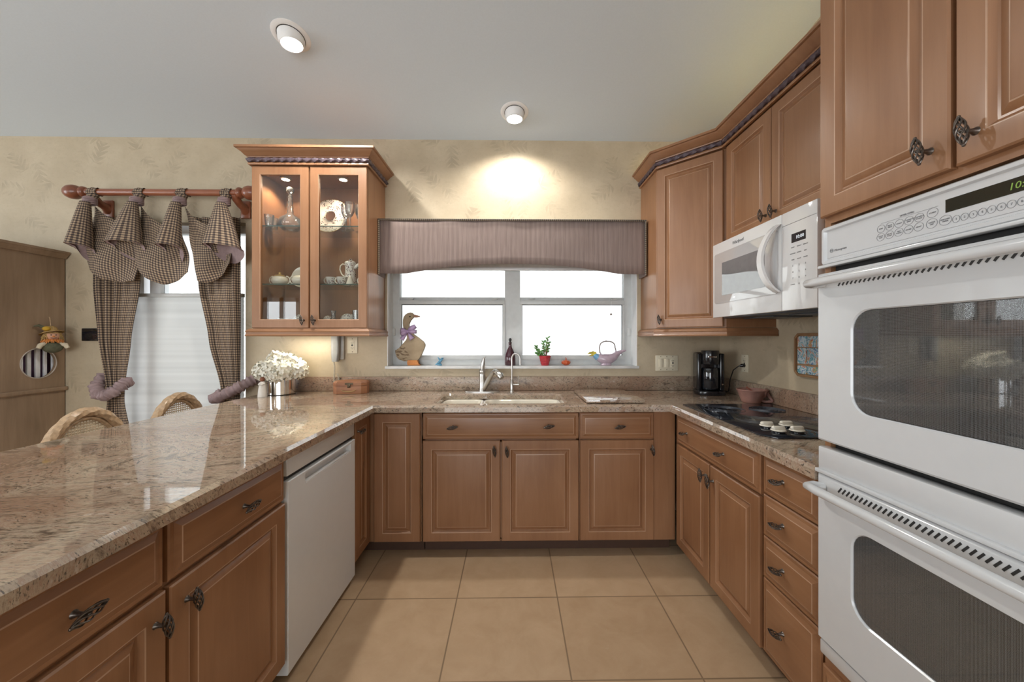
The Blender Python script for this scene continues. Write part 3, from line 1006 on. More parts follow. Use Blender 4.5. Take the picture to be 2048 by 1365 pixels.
pth = [(0.98, 2.818), (0.98, 2.508), (1.277, 2.211), (1.265, 2.195), (1.265, 1.146)]
pth = [(0.98, 2.818), (0.98, 2.487), (1.265, 2.202), (1.265, 1.146)]
cr = tag(MB().sweep([(o, z + GZ1) for o, z in CROWN], pth).build('crown_molding', M['woodh'], smooth=30), 'long wooden crown moulding along the tops of the right-hand wall cabinets', 'moulding')
rope(pth, GZ1 + 0.030, cr)
tl = thing('cabinet_top_lamp', 'warm strip lamp lying on top of the right-hand wall cabinets', 'lamp', (1.43, 1.80, GZ1 + 0.031))
MB().box(-0.03, 0.03, -0.6, 0.6, 0, 0.03, 0.004).build('housing', M['trimwhite'], tl)
MB().box(-0.02, 0.02, -0.58, 0.58, 0.0302, 0.034).build('tube_lamp', emit('tube_lamp', (1, 0.85, 0.42), 4), tl, smooth=0)
light('cabinet_top_glow', 'AREA', (1.43, 1.80, GZ1 + 0.085), (0, R(-88), 0), 1.8, (1, 0.86, 0.42), shape='RECTANGLE', size=0.04, size_y=1.2, spread=R(75))
MB().box(1.279, 1.589, 1.15, 2.2, GZ1 + 0.001, GZ1 + 0.03).prism([(0.98, 2.818), (0.98, 2.487), (1.265, 2.202), (1.589, 2.202), (1.589, 2.818)], GZ1 + 0.0005, GZ1 + 0.03).build('crown_gap_filler', M['wood'], cr, smooth=0)  # filler added to stop lamp glow leaking past the crown

tl = thing('cabinet_top_lamp', 'short warm strip lamp lying on top of the corner wall cabinet', 'lamp', (1.22, 2.56, GZ1 + 0.031))
MB().box(-0.16, 0.16, -0.03, 0.03, 0, 0.03, 0.004).build('housing', M['trimwhite'], tl)
light('corner_top_glow', 'AREA', (1.22, 2.56, GZ1 + 0.085), (R(88), 0, 0), 0.7, (1, 0.86, 0.42), shape='RECTANGLE', size=0.3, size_y=0.04, spread=R(95))

# ---- tall oven cabinet ---------------------------------------------------
c = thing('oven_cabinet', 'tall wooden cabinet on the far right that houses the white double oven', 'cabinet', (0.967, 1.132, 0), R(-90))
mb = MB()
mb.box(0, 0.02, 0, 0.62, 0.0, 2.6).box(0.74, 0.76, 0, 0.62, 0, 2.6).box(0.02, 0.74, 0, 0.62, 1.662, 2.6).box(0.02, 0.74, 0, 0.62, 0.09, 0.335).box(0.02, 0.74, 0.6, 0.62, 0.335, 1.662)
mb.build('carcass', M['wood'], c, smooth=0)
toe(0.02, 0.74, c)
f = door(0.002, 0.342, 1.682, 2.56, c); knob(0.305, YD, 1.738, f, True)
f = door(0.352, 0.74, 1.682, 2.56, c); knob(0.388, YD, 1.738, f, True)
f = drawer(0.006, 0.754, 0.10, 0.315, c); knob(0.2, YR, 0.21, f); knob(0.56, YR, 0.21, f)

# ================================================================ double wall oven
o = thing('double_oven', 'white double wall oven with black windows built into the tall right-hand cabinet', 'oven', (0.967, 1.132, 0), R(-90))
OW0, OW1 = 0.004, 0.756
mb = MB()
mb.box(0.024, 0.736, 0.012, 0.58, 0.345, 1.655)
mb.build('oven_body', M['dark'], o, smooth=0)
# control panel: raised surround with a sloped recessed face
cp = MB()


def rr(x0, x1, z0, z1, y, r=0.0, n=5):
    if r <= 0:
        return [(x0, y, z0), (x1, y, z0), (x1, y, z1), (x0, y, z1)]
    out = []
    for cx, czz, a0 in ((x0 + r, z0 + r, 180), (x1 - r, z0 + r, 270), (x1 - r, z1 - r, 0), (x0 + r, z1 - r, 90)):
        for i in range(n + 1):
            a = R(a0 + 90 * i / n)
            out.append((cx + r * math.cos(a), y, czz + r * math.sin(a)))
    return out


cp.loops([rr(OW0, OW1, 1.535, 1.651, 0.01, 0.008), rr(OW0, OW1, 1.535, 1.651, -0.012, 0.008), rr(OW0 + 0.004, OW1 - 0.004, 1.539, 1.647, -0.018, 0.008),
          rr(OW0 + 0.010, OW1 - 0.010, 1.547, 1.639, -0.018, 0.004), rr(OW0 + 0.015, OW1 - 0.015, 1.550, 1.636, -0.010, 0.003)], True, True, True)
cp.box(OW0 - 0.006, OW1 + 0.006, -0.024, 0.0, 1.527, 1.536, 0.003)
cp = cp.build('control_panel', M['oven'], o, smooth=40)
yP = -0.0102
dsp = MB().box(0.3275, 0.560, yP - 0.0006, yP + 0.002, 1.591, 1.6195).build('display', plain('oven_display', (0.012, 0.014, 0.008), 0.15), cp, smooth=0)
text('10:00', 0.019, cp, front(0.452, yP - 0.001, 1.604), M['lcdgreen'], 'clock_digits', 'CENTER', 0.15)
text('Monogram', 0.0092, cp, front(0.044, yP - 0.0004, 1.5745), M['grayprint'], 'brand_lettering', 'LEFT', 0.2)
lg = MB()
lg.tube([(0.035 + 0.0052 * math.cos(a * PI / 10), yP - 0.0004, 1.576 + 0.0052 * math.sin(a * PI / 10)) for a in range(20)], 0.0008, 6, True)
lg.build('round_logo', M['grayprint'], cp)
text('GE', 0.0062, cp, front(0.035, yP - 0.0004, 1.576), M['grayprint'], 'logo_lettering', 'CENTER', 0.3)


def oval(x, z, rx, rz, txt, size, tiny=None):
    b = MB()
    b.tube([(x + rx * math.cos(a * PI / 12), yP - 0.0003, z + rz * math.sin(a * PI / 12)) for a in range(24)], 0.00042, 4, True)
    b = b.build('touch_key', M['grayprint'], cp)
    for k, s in enumerate(txt):
        text(s, size, b, front(x, yP - 0.0004, z + (0.5 * (len(txt) - 1) - k) * size * 1.0), M['grayprint'], 'key_lettering')


top = ['BAKE', 'BROIL,HI/LO', 'ROAST', 'CONVECT,BAKE', 'CONVECT,ROAST']
bot = ['COOK,TIME', 'DELAY,START', 'SELF,CLEAN', 'PROBE', 'LIGHT']
for i in range(5):
    x = 0.184 + i * 0.0226
    oval(x, 1.598, 0.0102, 0.0098, top[i].split(','), 0.0042)
    oval(x - 0.001, 1.5765, 0.0102, 0.0098, bot[i].split(','), 0.0042)
oval(0.302, 1.600, 0.0112, 0.0108, ['START'], 0.0048)
oval(0.3005, 1.576, 0.0112, 0.0108, ['CLEAR', 'OFF'], 0.0046)
oval(0.327, 1.575, 0.0118, 0.0108, ['KITCHEN', 'TIMER'], 0.0043)
for i in range(10):
    oval(0.347 + i * 0.0148, 1.5715, 0.0066, 0.0075, [str((i + 1) % 10)], 0.0066)
text('UPPER OVEN', 0.0056, cp, front(0.247, yP - 0.0004, 1.6155), M['grayprint'], 'heading_lettering', 'CENTER', 0, 0.0001)
MB().box(0.184, 0.313, yP - 0.0005, yP, 1.6112, 1.6116).box(0.02, 0.74, yP - 0.0005, yP, 1.5552, 1.5556).build('printed_rule', M['grayprint'], cp, smooth=0)


def oven_door(z0, z1, wz0, wz1, hz, name='oven_door'):
    mb = MB()
    wx0, wx1 = 0.118, 0.642
    n = 6
    inner = rr(wx0, wx1, wz0, wz1, 0, 0.055, n)
    outer = []
    for k, p in enumerate(((OW0, z0), (OW1, z0), (OW1, z1), (OW0, z1))):
        outer += [p] * (n + 1)
    # spread outer points so quads stay clean
    O = []
    for (x, _, z), (ox, oz) in zip(inner, outer):
        O.append((ox, oz))
    yb, yf = 0.008, -0.030
    lp = [[(a, yb, b) for a, b in O], [(a, yf + 0.006, b) for a, b in O],
          [(a + (0.006 if a < 0.3 else -0.006), yf, b + (0.006 if b < (z0 + z1) / 2 else -0.006)) for a, b in O],
          [(x, yf, z) for x, _, z in inner], [(x, yf + 0.004, z) for x, _, z in rr(wx0 + 0.003, wx1 - 0.003, wz0 + 0.003, wz1 - 0.003, 0, 0.052, n)],
          [(x, yb, z) for x, _, z in rr(wx0 + 0.003, wx1 - 0.003, wz0 + 0.003, wz1 - 0.003, 0, 0.052, n)], [(a, yb, b) for a, b in O]]
    mb.loops(lp, True)
    d = mb.build(name, M['oven'], o, smooth=30, merge=True)
    # window: printed mesh behind the outer glass, with racks behind it
    wdw = MB().prism([(x, z) for x, _, z in rr(wx0 + 0.004, wx1 - 0.004, wz0 + 0.004, wz1 - 0.004, 0, 0.05, n)], 0.0, 0.002, M=Matrix(((1, 0, 0, 0), (0, 0, 1, yf + 0.006), (0, 1, 0, 0), (0, 0, 0, 1))))
    wdw.build('oven_window', M['ovenmesh'], d, smooth=0)
    g = MB()
    for i in range(2):
        zz = wz0 + (wz1 - wz0) * (0.30 + 0.36 * i)
        g.tube([(wx0 + 0.01, yb - 0.002, zz), (wx1 - 0.01, yb - 0.002, zz)], 0.0026, 6)
    g.tube([(x, yb - 0.004, z) for x, _, z in rr(wx0 + 0.028, wx1 - 0.028, wz0 + 0.014, wz1 - 0.014, 0, 0.05, n)], 0.002, 6, True)
    g.build('inner_frame', M['nickel'], d)
    MB().box(wx0 - 0.01, wx1 + 0.01, 0.0085, 0.0105, wz0 - 0.01, wz1 + 0.01).build('oven_interior', plain('oven_interior', (0.11, 0.11, 0.11), 0.6), d, smooth=0)
    # handle
    hp = [(0.030, yf + 0.004, hz), (0.016, yf - 0.020, hz), (0.022, yf - 0.042, hz), (0.06, yf - 0.046, hz), (0.70, yf - 0.046, hz), (0.738, yf - 0.042, hz), (0.744, yf - 0.020, hz), (0.730, yf + 0.004, hz)]
    h = MB().tube(hp, [0.012, 0.013, 0.013, 0.013, 0.013, 0.013, 0.013, 0.012], 14)
    h.build('handle', M['oven'], d, smooth=60)
    v = MB()
    for i in range(46):
        x = 0.085 + i * 0.0128
        mm = Matrix.Translation((x, yf - 0.0002, hz + (0.012 if hz < 1 else -0.006))) @ Matrix.Rotation(R(35), 4, 'Y')
        v.box(-0.0022, 0.0022, -0.0006, 0.001, -0.0095, 0.0095, M=mm)
    v.build('vent_slots', M['dark'], d, smooth=0)
    return d


oven_door(1.0036, 1.509, 1.106, 1.392, 1.478)
oven_door(0.399, 0.900, 0.545, 0.790, 0.866)
mb = MB().box(OW0, OW1, -0.026, 0.01, 0.915, 0.984, 0.004).box(OW0 - 0.004, OW1 + 0.004, -0.034, 0.0, 0.904, 0.916, 0.003)
mb.build('middle_trim', M['oven'], o)
MB().box(OW0, OW1, -0.022, 0.01, 0.350, 0.393, 0.006).build('bottom_trim', M['oven'], o)

# ================================================================ microwave
m = thing('microwave_oven', 'white over-the-range microwave with a curved handle under the right wall cabinets', 'microwave', (1.18, 2.168, 0), R(-90))
Z0, Z1 = 1.432, 1.856
MB().box(0.002, 0.748, 0.03, 0.405, Z0 + 0.012, Z1, 0.004).build('body', M['white'], m)
vb = MB().box(0.03, 0.73, 0.045, 0.395, Z0 - 0.006, Z0 + 0.012, 0.006)
for i in range(2):
    vb.box(0.10 + 0.34 * i, 0.34 + 0.34 * i, 0.12, 0.32, Z0 - 0.012, Z0 - 0.005, 0.003)
vb.build('underside_vent', plain('dark_underside', (0.045, 0.055, 0.07), 0.35), m)
dm = MB()
dm.box(0, 0.5585, 0.0, 0.03, Z0, Z1, 0.004)
dmo = dm.build('door', M['mwhite'], m)
MB().prism([(x, z) for x, _, z in rr(0.026, 0.540, 1.512, 1.795, 0, 0.012)], 0, 0.004, 0.0012, M=Matrix(((1, 0, 0, 0), (0, 0, 1, -0.004), (0, 1, 0, 0), (0, 0, 0, 1)))).build('door_panel', plain('microwave_panel', (0.55, 0.55, 0.555), 0.03, var=0.01, ior=3.0), dmo)
MB().box(0.105, 0.455, -0.0052, -0.0035, 1.552, 1.735).build('window', plain('microwave_window', (0.20, 0.20, 0.205), 0.03, ior=3.0), dmo, smooth=0)
hp = []
for i in range(17):
    a = -1 + 2 * i / 16
    hp.append((0.545 - 0.045 * (1 - a * a), -0.006 - 0.046 * (1 - a * a) ** 0.7, 1.665 + a * 0.148))
hb = MB()
ls = []
for i, p in enumerate(hp):
    ls.append([(p[0] - 0.019, p[1], p[2]), (p[0] - 0.015, p[1] - 0.010, p[2]), (p[0] + 0.015, p[1] - 0.010, p[2]), (p[0] + 0.019, p[1], p[2]), (p[0] + 0.012, p[1] + 0.006, p[2]), (p[0] - 0.012, p[1] + 0.006, p[2])])
hb.loops(ls, True, True, True)
hb.build('handle', M['white'], dmo, smooth=50)
text('Whirlpool', 0.023, dmo, front(0.243, -0.0006, 1.822), M['grayprint'], 'brand_lettering', 'CENTER', 0.15, 0.0003)
kp = MB().box(0.5605, 0.750, 0.0, 0.03, Z0, Z1, 0.004).build('control_panel', M['mwhite'], m)
MB().box(0.618, 0.694, -0.0008, 0.002, 1.715, 1.752).build('display', M['blackglass'], kp, smooth=0)
text('10:00', 0.020, kp, front(0.664, -0.0014, 1.733), M['lcdwhite'], 'clock_digits')
for r_, row in enumerate([('COOK', 'REHEAT', 'DEFROST'), ('POPCORN', 'SOFTEN', 'MELT'), ('TIMER', 'CLOCK', 'POWER'), ('1', '2', '3'), ('4', '5', '6'), ('7', '8', '9'), ('CANCEL', '0', 'START')]):
    for k_, s_ in enumerate(row):
        text(s_, 0.0105 if len(s_) == 1 else 0.0062, kp, front(0.625 + 0.034 * k_, -0.0006, 1.695 - 0.026 * r_), M['grayprint'], 'key_lettering')
MB().box(0.562, 0.748, -0.0004, 0.001, 1.798, 1.800).build('panel_seam', M['grayprint'], kp, smooth=0)

# ================================================================ dishwasher (faces +x)
d = thing('dishwasher', 'white built-in dishwasher in the peninsula between the drawers and the corner cabinet', 'dishwasher', (-0.868, 1.412, 0), R(90))
MB().box(0.008, 0.597, 0.03, 0.55, 0.03, 0.868).build('tub', M['dark'], d, smooth=0)
MB().box(0.004, 0.601, -0.016, 0.03, 0.789, 0.868, 0.003).build('control_strip', M['dw'], d)
pm = MB()
ls = [rr(0.004, 0.601, 0.036, 0.770, 0.03), rr(0.004, 0.601, 0.036, 0.770, -0.017), rr(0.007, 0.598, 0.039, 0.767, -0.020),
      rr(0.120, 0.552, 0.718, 0.760, -0.020), rr(0.126, 0.546, 0.722, 0.758, 0.006)]
pm.loops(ls, True, True, True)
pn = pm.build('door_panel', M['dw'], d, smooth=30)
MB().box(0.126, 0.546, -0.0192, 0.0, 0.7185, 0.7235, 0.001).build('pocket_handle', M['white'], pn)
MB().box(0.004, 0.601, 0.0, 0.029, 0.771, 0.7885).build('control_slot', M['dark'], d, smooth=0)
MB().box(0.004, 0.601, 0.05, 0.065, 0.0, 0.033).build('kick_plate', M['dark'], d, smooth=0)

# ================================================================ sink and taps
s = thing('sink', 'cream undermount double-bowl sink below the window', 'sink', (0, 0, 0))


def bowl(x0, x1, y0, y1, z1, z0, name):
    def L(d, z, r):
        out = []
        for cx, cy, a0 in ((x0 + d + r, y0 + d + r, 180), (x1 - d - r, y0 + d + r, 270), (x1 - d - r, y1 - d - r, 0), (x0 + d + r, y1 - d - r, 90)):
            for i in range(6):
                a = R(a0 + 90 * i / 5)
                out.append((cx + r * math.cos(a), cy + r * math.sin(a), z))
        return out
    mb = MB()
    mb.loops([L(-0.012, z1, 0.06), L(0.0, z1, 0.055), L(0.006, z1 - 0.01, 0.05), L(0.02, z0 + 0.03, 0.045), L(0.05, z0, 0.03)], True, False, True)
    o = mb.build(name, M['cream'], s, smooth=60, solid=0.004)
    MB().lathe([(0.0, 0.0), (0.035, 0.0), (0.042, 0.004)], ((x0 + x1) / 2, (y0 + y1) / 2, z0 + 0.003), 20).build('drain', M['nickel'], o)


bowl(-0.468, -0.212, 2.278, 2.645, 0.872, 0.70, 'small_bowl')
bowl(-0.188, 0.318, 2.278, 2.645, 0.872, 0.66, 'large_bowl')

CT = 0.9155
f = thing('kitchen_faucet', 'brushed nickel kitchen faucet with a curved pull-out spout behind the sink', 'faucet', (-0.222, 2.735, CT))
MB().prism([(0.128 * math.cos(a * PI / 16) * (1 if abs(math.cos(a * PI / 16)) < 2 else 1), 0.028 * math.sin(a * PI / 16)) for a in range(32)], 0, 0.007, 0.002).build('base_plate', M['nickel'], f)
MB().lathe([(0.026, 0.006), (0.026, 0.012), (0.0225, 0.02), (0.0225, 0.075), (0.023, 0.12), (0.0235, 0.135), (0.021, 0.140), (0.0235, 0.145), (0.0235, 0.158), (0.015, 0.172), (0.001, 0.176)], n=24).build('body', M['nickel'], f)
MB().tube([(0, 0, 0.155), (0.002, -0.001, 0.185), (0.006, -0.003, 0.215), (0.010, -0.006, 0.240), (0.014, -0.01, 0.252), (0.024, -0.014, 0.258)], [0.013, 0.0155, 0.015, 0.009, 0.0055, 0.004], 14).build('lever', M['nickel'], f, smooth=60)
sp = []
for i in range(13):
    u = i / 12
    a = R(175 - 150 * u)
    sp.append((0.012 + 0.062 * u ** 0.8 + 0.044 * u, -0.01 - 0.10 * u, 0.025 + 0.135 * math.sin(min(u * 1.15, 1) * PI / 2) - (0.0 if u < 0.8 else (u - 0.8) * 0.06)))
spo = MB().tube(sp, [0.017, 0.018, 0.0175, 0.017, 0.0165, 0.016, 0.016, 0.016, 0.016, 0.0165, 0.018, 0.019, 0.019], 16).build('spout', M['nickel'], f, smooth=60)
e = sp[-1]
MB().tube([e, (e[0] + 0.016, e[1] - 0.016, e[2] - 0.012), (e[0] + 0.030, e[1] - 0.028, e[2] - 0.030)], [0.0195, 0.024, 0.019], 16).build('spray_head', M['nickel'], spo, smooth=60)

f = thing('water_filter_tap', 'thin gooseneck drinking-water tap right of the main faucet', 'tap', (-0.004, 2.735, CT))
MB().lathe([(0.016, 0), (0.016, 0.008), (0.0125, 0.012), (0.0125, 0.085), (0.009, 0.09), (0.001, 0.091)], n=20).build('body', M['nickel'], f)
g = [(0, 0, 0.085), (0, 0, 0.23)]
for i in range(11):
    a = PI * i / 10
    g.append((0.030 - 0.030 * math.cos(a), -0.02 * (1 - math.cos(a)), 0.245 + 0.040 * math.sin(a)))
g.append((0.060, -0.04, 0.20))
MB().tube(g, 0.0062, 12).build('gooseneck', M['nickel'], f, smooth=60)
MB().tube([(0.01, -0.004, 0.055), (0.052, -0.012, 0.055)], 0.0065, 10).tube([(0.046, -0.011, 0.055), (0.048, -0.011, 0.12)], [0.0035, 0.003], 8).build('lever', M['nickel'], f)

MB_ = MB().box(0.449, 0.806, 2.243, 2.705, CT + 0.003, CT + 0.022, 0.003)
cb = thing('granite_cutting_board', 'grey granite cutting board lying on the counter right of the sink', 'cutting board')
MB_.build('slab', M['granite'], cb)
fb = MB()
for x in (0.48, 0.775):
    for y in (2.275, 2.67):
        fb.lathe([(0.008, 0.0), (0.009, 0.004)], (x, y, CT), 10)
ft = MB().lathe([(0.009, 0.0), (0.009, 0.0035)], (0, 0, 0), 10).build('foot', M['black'], cb, (0.48, 2.275, CT))
for x, y in ((0.775, 2.275), (0.48, 2.67), (0.775, 2.67)):
    q = ft.copy(); COL.objects.link(q); q.location = (x, y, CT)

# ================================================================ cooktop
k = thing('cooktop', 'black glass electric cooktop set into the right-hand counter', 'cooktop', (0, 0, CT))
MB().prism([(1.013, 2.19), (1.006, 1.50), (1.045, 1.443), (1.50, 1.443), (1.535, 1.49), (1.535, 2.19)], 0.0003, 0.006, 0.002).build('glass_top', M['hob'], k)
rp = plain('burner_print', (0.10, 0.11, 0.13), 0.15)
for x, y, r in ((1.17, 2.03, 0.10), (1.40, 2.02, 0.085), (1.17, 1.76, 0.085), (1.39, 1.72, 0.11)):
    b = MB()
    for q in (1.0, 0.8, 0.6, 0.4):
        b.tube([(x + r * q * math.cos(a * PI / 24), y + r * q * math.sin(a * PI / 24), 0.0062) for a in range(48)], 0.0007, 4, True)
    b.build('burner_ring', rp, k)
kp = [(1.112, 1.605), (1.205, 1.615), (1.103, 1.522), (1.180, 1.520)]
kd = None
for x, y in kp:
    if kd is None:
        mb = MB()
        mb.lathe([(0.024, 0), (0.024, 0.004), (0.019, 0.007), (0.001, 0.007)], n=20)
        kd = mb.build('control_knob', M['black'], k, (x, y, 0.006))
        g_ = MB().box(-0.027, 0.027, -0.011, 0.011, 0.009, 0.028, 0.009, seg=4).lathe([(0.001, 0.007), (0.026, 0.007), (0.029, 0.010), (0.026, 0.014), (0.001, 0.014)], n=24)
        g_ = g_.build('grip', M['cream'], kd, smooth=50)
    else:
        q = kd.copy(); COL.objects.link(q); q.location = (x, y, 0.006); q.parent = k
        q2 = g_.copy(); COL.objects.link(q2); q2.parent = q

# ================================================================ counter objects
c = thing('coffee_maker', 'black single-cup coffee maker in the back right counter corner, plugged in', 'coffee maker', (1.395, 2.615, CT), R(-12))
MB().prism([(0.098 * math.copysign(abs(math.cos(a * PI / 16)) ** 0.6, math.cos(a * PI / 16)), 0.095 * math.copysign(abs(math.sin(a * PI / 16)) ** 0.6, math.sin(a * PI / 16))) for a in range(32)], 0, 0.03, 0.006).build('base', M['black'], c)
MB().box(-0.085, 0.085, 0.0, 0.085, 0.03, 0.295, 0.012).box(0.058, 0.088, -0.05, 0.03, 0.03, 0.29, 0.008).box(-0.088, -0.060, -0.05, 0.03, 0.03, 0.29, 0.008).build('housing', M['black'], c)
MB().lathe([(0.058, 0.0), (0.060, 0.004), (0.060, 0.075), (0.056, 0.095), (0.001, 0.099)], (0, -0.028, 0.215), 28).build('brew_head', M['black'], c)
MB().lathe([(0.050, 0.0), (0.056, 0.01), (0.056, 0.14), (0.052, 0.15), (0.001, 0.15)], (0, -0.026, 0.038), 28).build('mug', M['blackglass'], c)
MB().box(-0.030, 0.026, -0.0895, -0.0855, 0.262, 0.274, 0.002).build('badge', M['chrome'], c)
MB().lathe([(0.007, 0), (0.006, 0.004), (0.001, 0.005)], n=12, M=Matrix.Translation((0.073, -0.051, 0.075)) @ Matrix.Rotation(R(90), 4, 'X')).build('button', M['chrome'], c)
cc = MB()
iv = Matrix.Rotation(R(12), 4, 'Z')
wp = [(1.40, 2.70, 0.955), (1.50, 2.66, 0.922), (1.535, 2.61, 0.935), (1.53, 2.585, 1.02), (1.535, 2.555, 1.09), (1.55, 2.525, 1.118), (1.562, 2.508, 1.126)]
cc.tube([iv @ (Vector(p) - Vector((1.395, 2.615, CT))) for p in wp], 0.0035, 8)
cc.build('power_cord', M['black'], c, smooth=60)
cc = MB().tube([iv @ (Vector(p) - Vector((1.395, 2.615, CT))) for p in ((1.552, 2.514, 1.122), (1.566, 2.506, 1.126), (1.583, 2.506, 1.126))], [0.006, 0.012, 0.012], 12)
cc.build('plug', M['black'], c)

b = thing('clay_bowl', 'rose clay bowl with a twisted rope handle behind the cooktop', 'bowl', (1.470, 2.262, CT))
MB().lathe([(0.0, 0.004), (0.045, 0.0), (0.050, 0.004), (0.053, 0.010), (0.064, 0.04), (0.074, 0.068), (0.082, 0.080), (0.079, 0.083), (0.068, 0.066), (0.055, 0.03), (0.0, 0.018)], n=36).build('body', M['terra'], b)
hp = []
for i in range(40):
    a = 2 * PI * i / 40
    hp.append((0.070 + 0.022 * math.sin(a) + 0.008 * math.sin(3 * a), -0.035 + 0.02 * math.sin(2 * a), 0.046 + 0.034 * math.cos(a)))
MB().tube(hp, 0.0095, 10, True, fn=lambda a, L: 1 + 0.18 * math.sin(2 * a + L * 130)).build('twisted_handle', M['terra'], b, smooth=60)
p = thing('bowl_trinket', 'small dark scoop with a reddish handle lying in the clay bowl', 'trinket', (1.470, 2.262, CT + 0.042))  # unidentified dark and reddish trinket, given a made-up head and handle
MB().tube([(-0.030, 0.0, 0.055), (0.0, -0.005, 0.03), (0.02, -0.01, 0.012)], [0.004, 0.005, 0.005], 8).build('handle', plain('reddish_wood', (0.35, 0.12, 0.08), 0.5), p)
MB().sphere((0.005, -0.02, 0.014), 0.024, 0.022, 0.016).build('trinket_head', plain('dark_wood', (0.05, 0.03, 0.025), 0.5), p)

# outlets and switches
def outlet_face(parent, x, z, m):
    """one receptacle on a plate whose front is y = 0 (local)"""
    r = MB().box(x - 0.017, x + 0.017, -0.0075, -0.004, z - 0.034, z + 0.034, 0.002).build('receptacle', m, parent)
    s_ = MB()
    for dz in (-0.018, 0.018):
        s_.box(x - 0.008, x - 0.0055, -0.0079, -0.0073, z + dz - 0.005, z + dz + 0.005).box(x + 0.0055, x + 0.008, -0.0079, -0.0073, z + dz - 0.004, z + dz + 0.004)
        s_.box(x - 0.0025, x + 0.0025, -0.0079, -0.0073, z + dz - 0.011, z + dz - 0.007)
    s_.build('slots', M['dark'], r, smooth=0)
    b_ = MB().box(x - 0.006, x + 0.006, -0.0082, -0.0073, z - 0.005, z + 0.005).build('test_button', M['dark'], r, smooth=0)


def plate(name, label, cat, loc, rz, w, h=0.118):
    t_ = thing(name, label, cat, loc, rz)
    MB().box(-w / 2, w / 2, -0.005, 0, -h / 2, h / 2, 0.003).build('cover_plate', M['ivory'], t_)
    for sx in ((0,) if w < 0.1 else (-0.046, 0, 0.046)):
        for sz in (-0.049, 0.049):
            MB().lathe([(0.0032, 0), (0.0028, 0.001), (0.0005, 0.0012)], n=10, M=Matrix.Translation((sx, -0.005, sz)) @ Matrix.Rotation(R(90), 4, 'X')).build('screw', M['clasp'], t_)
    return t_


t_ = plate('wall_outlet', 'ivory wall outlet left of the sink window, under the glass cabinet', 'outlet', (-1.207, 2.8195, 1.258), 0, 0.076, 0.122)
outlet_face(t_, 0, 0, M['ivory'])
t_ = plate('wall_outlet', 'ivory wall outlet on the right wall with the black coffee maker plugged in', 'outlet', (1.5895, 2.507, 1.140), R(-90), 0.076)
outlet_face(t_, 0, 0.0, M['ivory'])
t_ = plate('switch_plate', 'ivory triple plate with two rocker switches and an outlet right of the sink window', 'switch plate', (1.178, 2.8195, 1.122), 0, 0.172)
for x in (-0.046, 0.0):
    MB().box(x - 0.017, x + 0.017, -0.0075, -0.004, -0.034, 0.034, 0.002).box(x - 0.013, x + 0.013, -0.0095, -0.006, -0.030, 0.030, 0.003).build('rocker_switch', M['ivory'], t_)
outlet_face(t_, 0.046, 0, M['ivory'])

# picture tiles on the right wall
p = thing('tile_plaque', 'wood-framed plaque of six painted tiles on the right wall beside the ovens', 'plaque', (1.5895, 1.90, 1.222), R(-90))
oc = lambda a, b, k: [(-a + k, -b), (a - k, -b), (a, -b + k), (a, b - k), (a - k, b), (-a + k, b), (-a, b - k), (-a, -b + k)]
mXZ = Matrix(((1, 0, 0, 0), (0, 0, 1, 0), (0, 1, 0, 0), (0, 0, 0, 1)))
MB().loops([[(x, 0, z) for x, z in oc(0.142, 0.118, 0.024)], [(x, -0.022, z) for x, z in oc(0.142, 0.118, 0.024)], [(x, -0.024, z) for x, z in oc(0.139, 0.115, 0.024)],
            [(x, -0.024, z) for x, z in oc(0.130, 0.106, 0.020)], [(x, -0.012, z) for x, z in oc(0.129, 0.105, 0.020)]], True, True, True).build('frame', wood('plaque_frame', (0.25, 0.13, 0.06), (0.35, 0.19, 0.09), (0.42, 0.25, 0.13)), p)
for zz, hh in ((0.072, 0.058), (-0.005, 0.087), (-0.081, 0.044)):
    for xx, ww in ((-0.091, 0.064), (0.034, 0.180)):
        kx = 0
        MB().box(xx - ww / 2, xx + ww / 2, -0.018, -0.0122, zz - hh / 2, zz + hh / 2, 0.0015).build('painted_tile', M['picture'], p)

# wall phone
p = thing('wall_telephone', 'pale grey wall telephone handset hanging under the glass cabinet with a coiled cord', 'telephone', (-1.305, 2.8195, 1.15))
MB().box(-0.036, 0.042, -0.022, 0.0, 0.0, 0.205, 0.008).build('wall_base', plain('phone_plastic', (0.50, 0.49, 0.45), 0.35), p)
hs = MB()
ls = []
for i in range(13):
    z = -0.012 + 0.215 * i / 12
    w_ = 0.030 * (1 - 0.25 * math.exp(-((i) / 2.0) ** 2))
    d_ = 0.024 - 0.008 * math.sin(PI * i / 12)
    ls.append([(-0.008 + w_ * math.copysign(abs(math.cos(a * PI / 8)) ** 0.7, math.cos(a * PI / 8)), -0.046 + d_ * math.copysign(abs(math.sin(a * PI / 8)) ** 0.7, math.sin(a * PI / 8)), z) for a in range(16)])
hs.loops(ls, True, True, True)
hs.build('handset', plain('handset_plastic', (0.29, 0.285, 0.27), 0.3), p, smooth=60)
co = MB()
pts = []
for i in range(300):
    u = i / 299
    bx = -0.026 + 0.006 * math.sin(u * PI * 2) + 0.02 * u
    bz = 0.02 - 0.235 * u + 0.0
    a = i * 0.62
    pts.append((bx + 0.0055 * math.cos(a), -0.050 + 0.0055 * math.sin(a) + 0.006 * u, bz))
co.tube(pts, 0.0016, 5)
pts = []
for i in range(160):
    u = i / 159
    a = i * 0.62
    pts.append((0.004 + 0.010 * math.sin(u * PI) + 0.0055 * math.cos(a), -0.030 + 0.0055 * math.sin(a) - 0.014 * u, -0.215 + 0.115 * u))
co.tube(pts, 0.0016, 5)
co.build('coiled_cord', plain('cord_plastic', (0.50, 0.47, 0.40), 0.4), p, smooth=60)

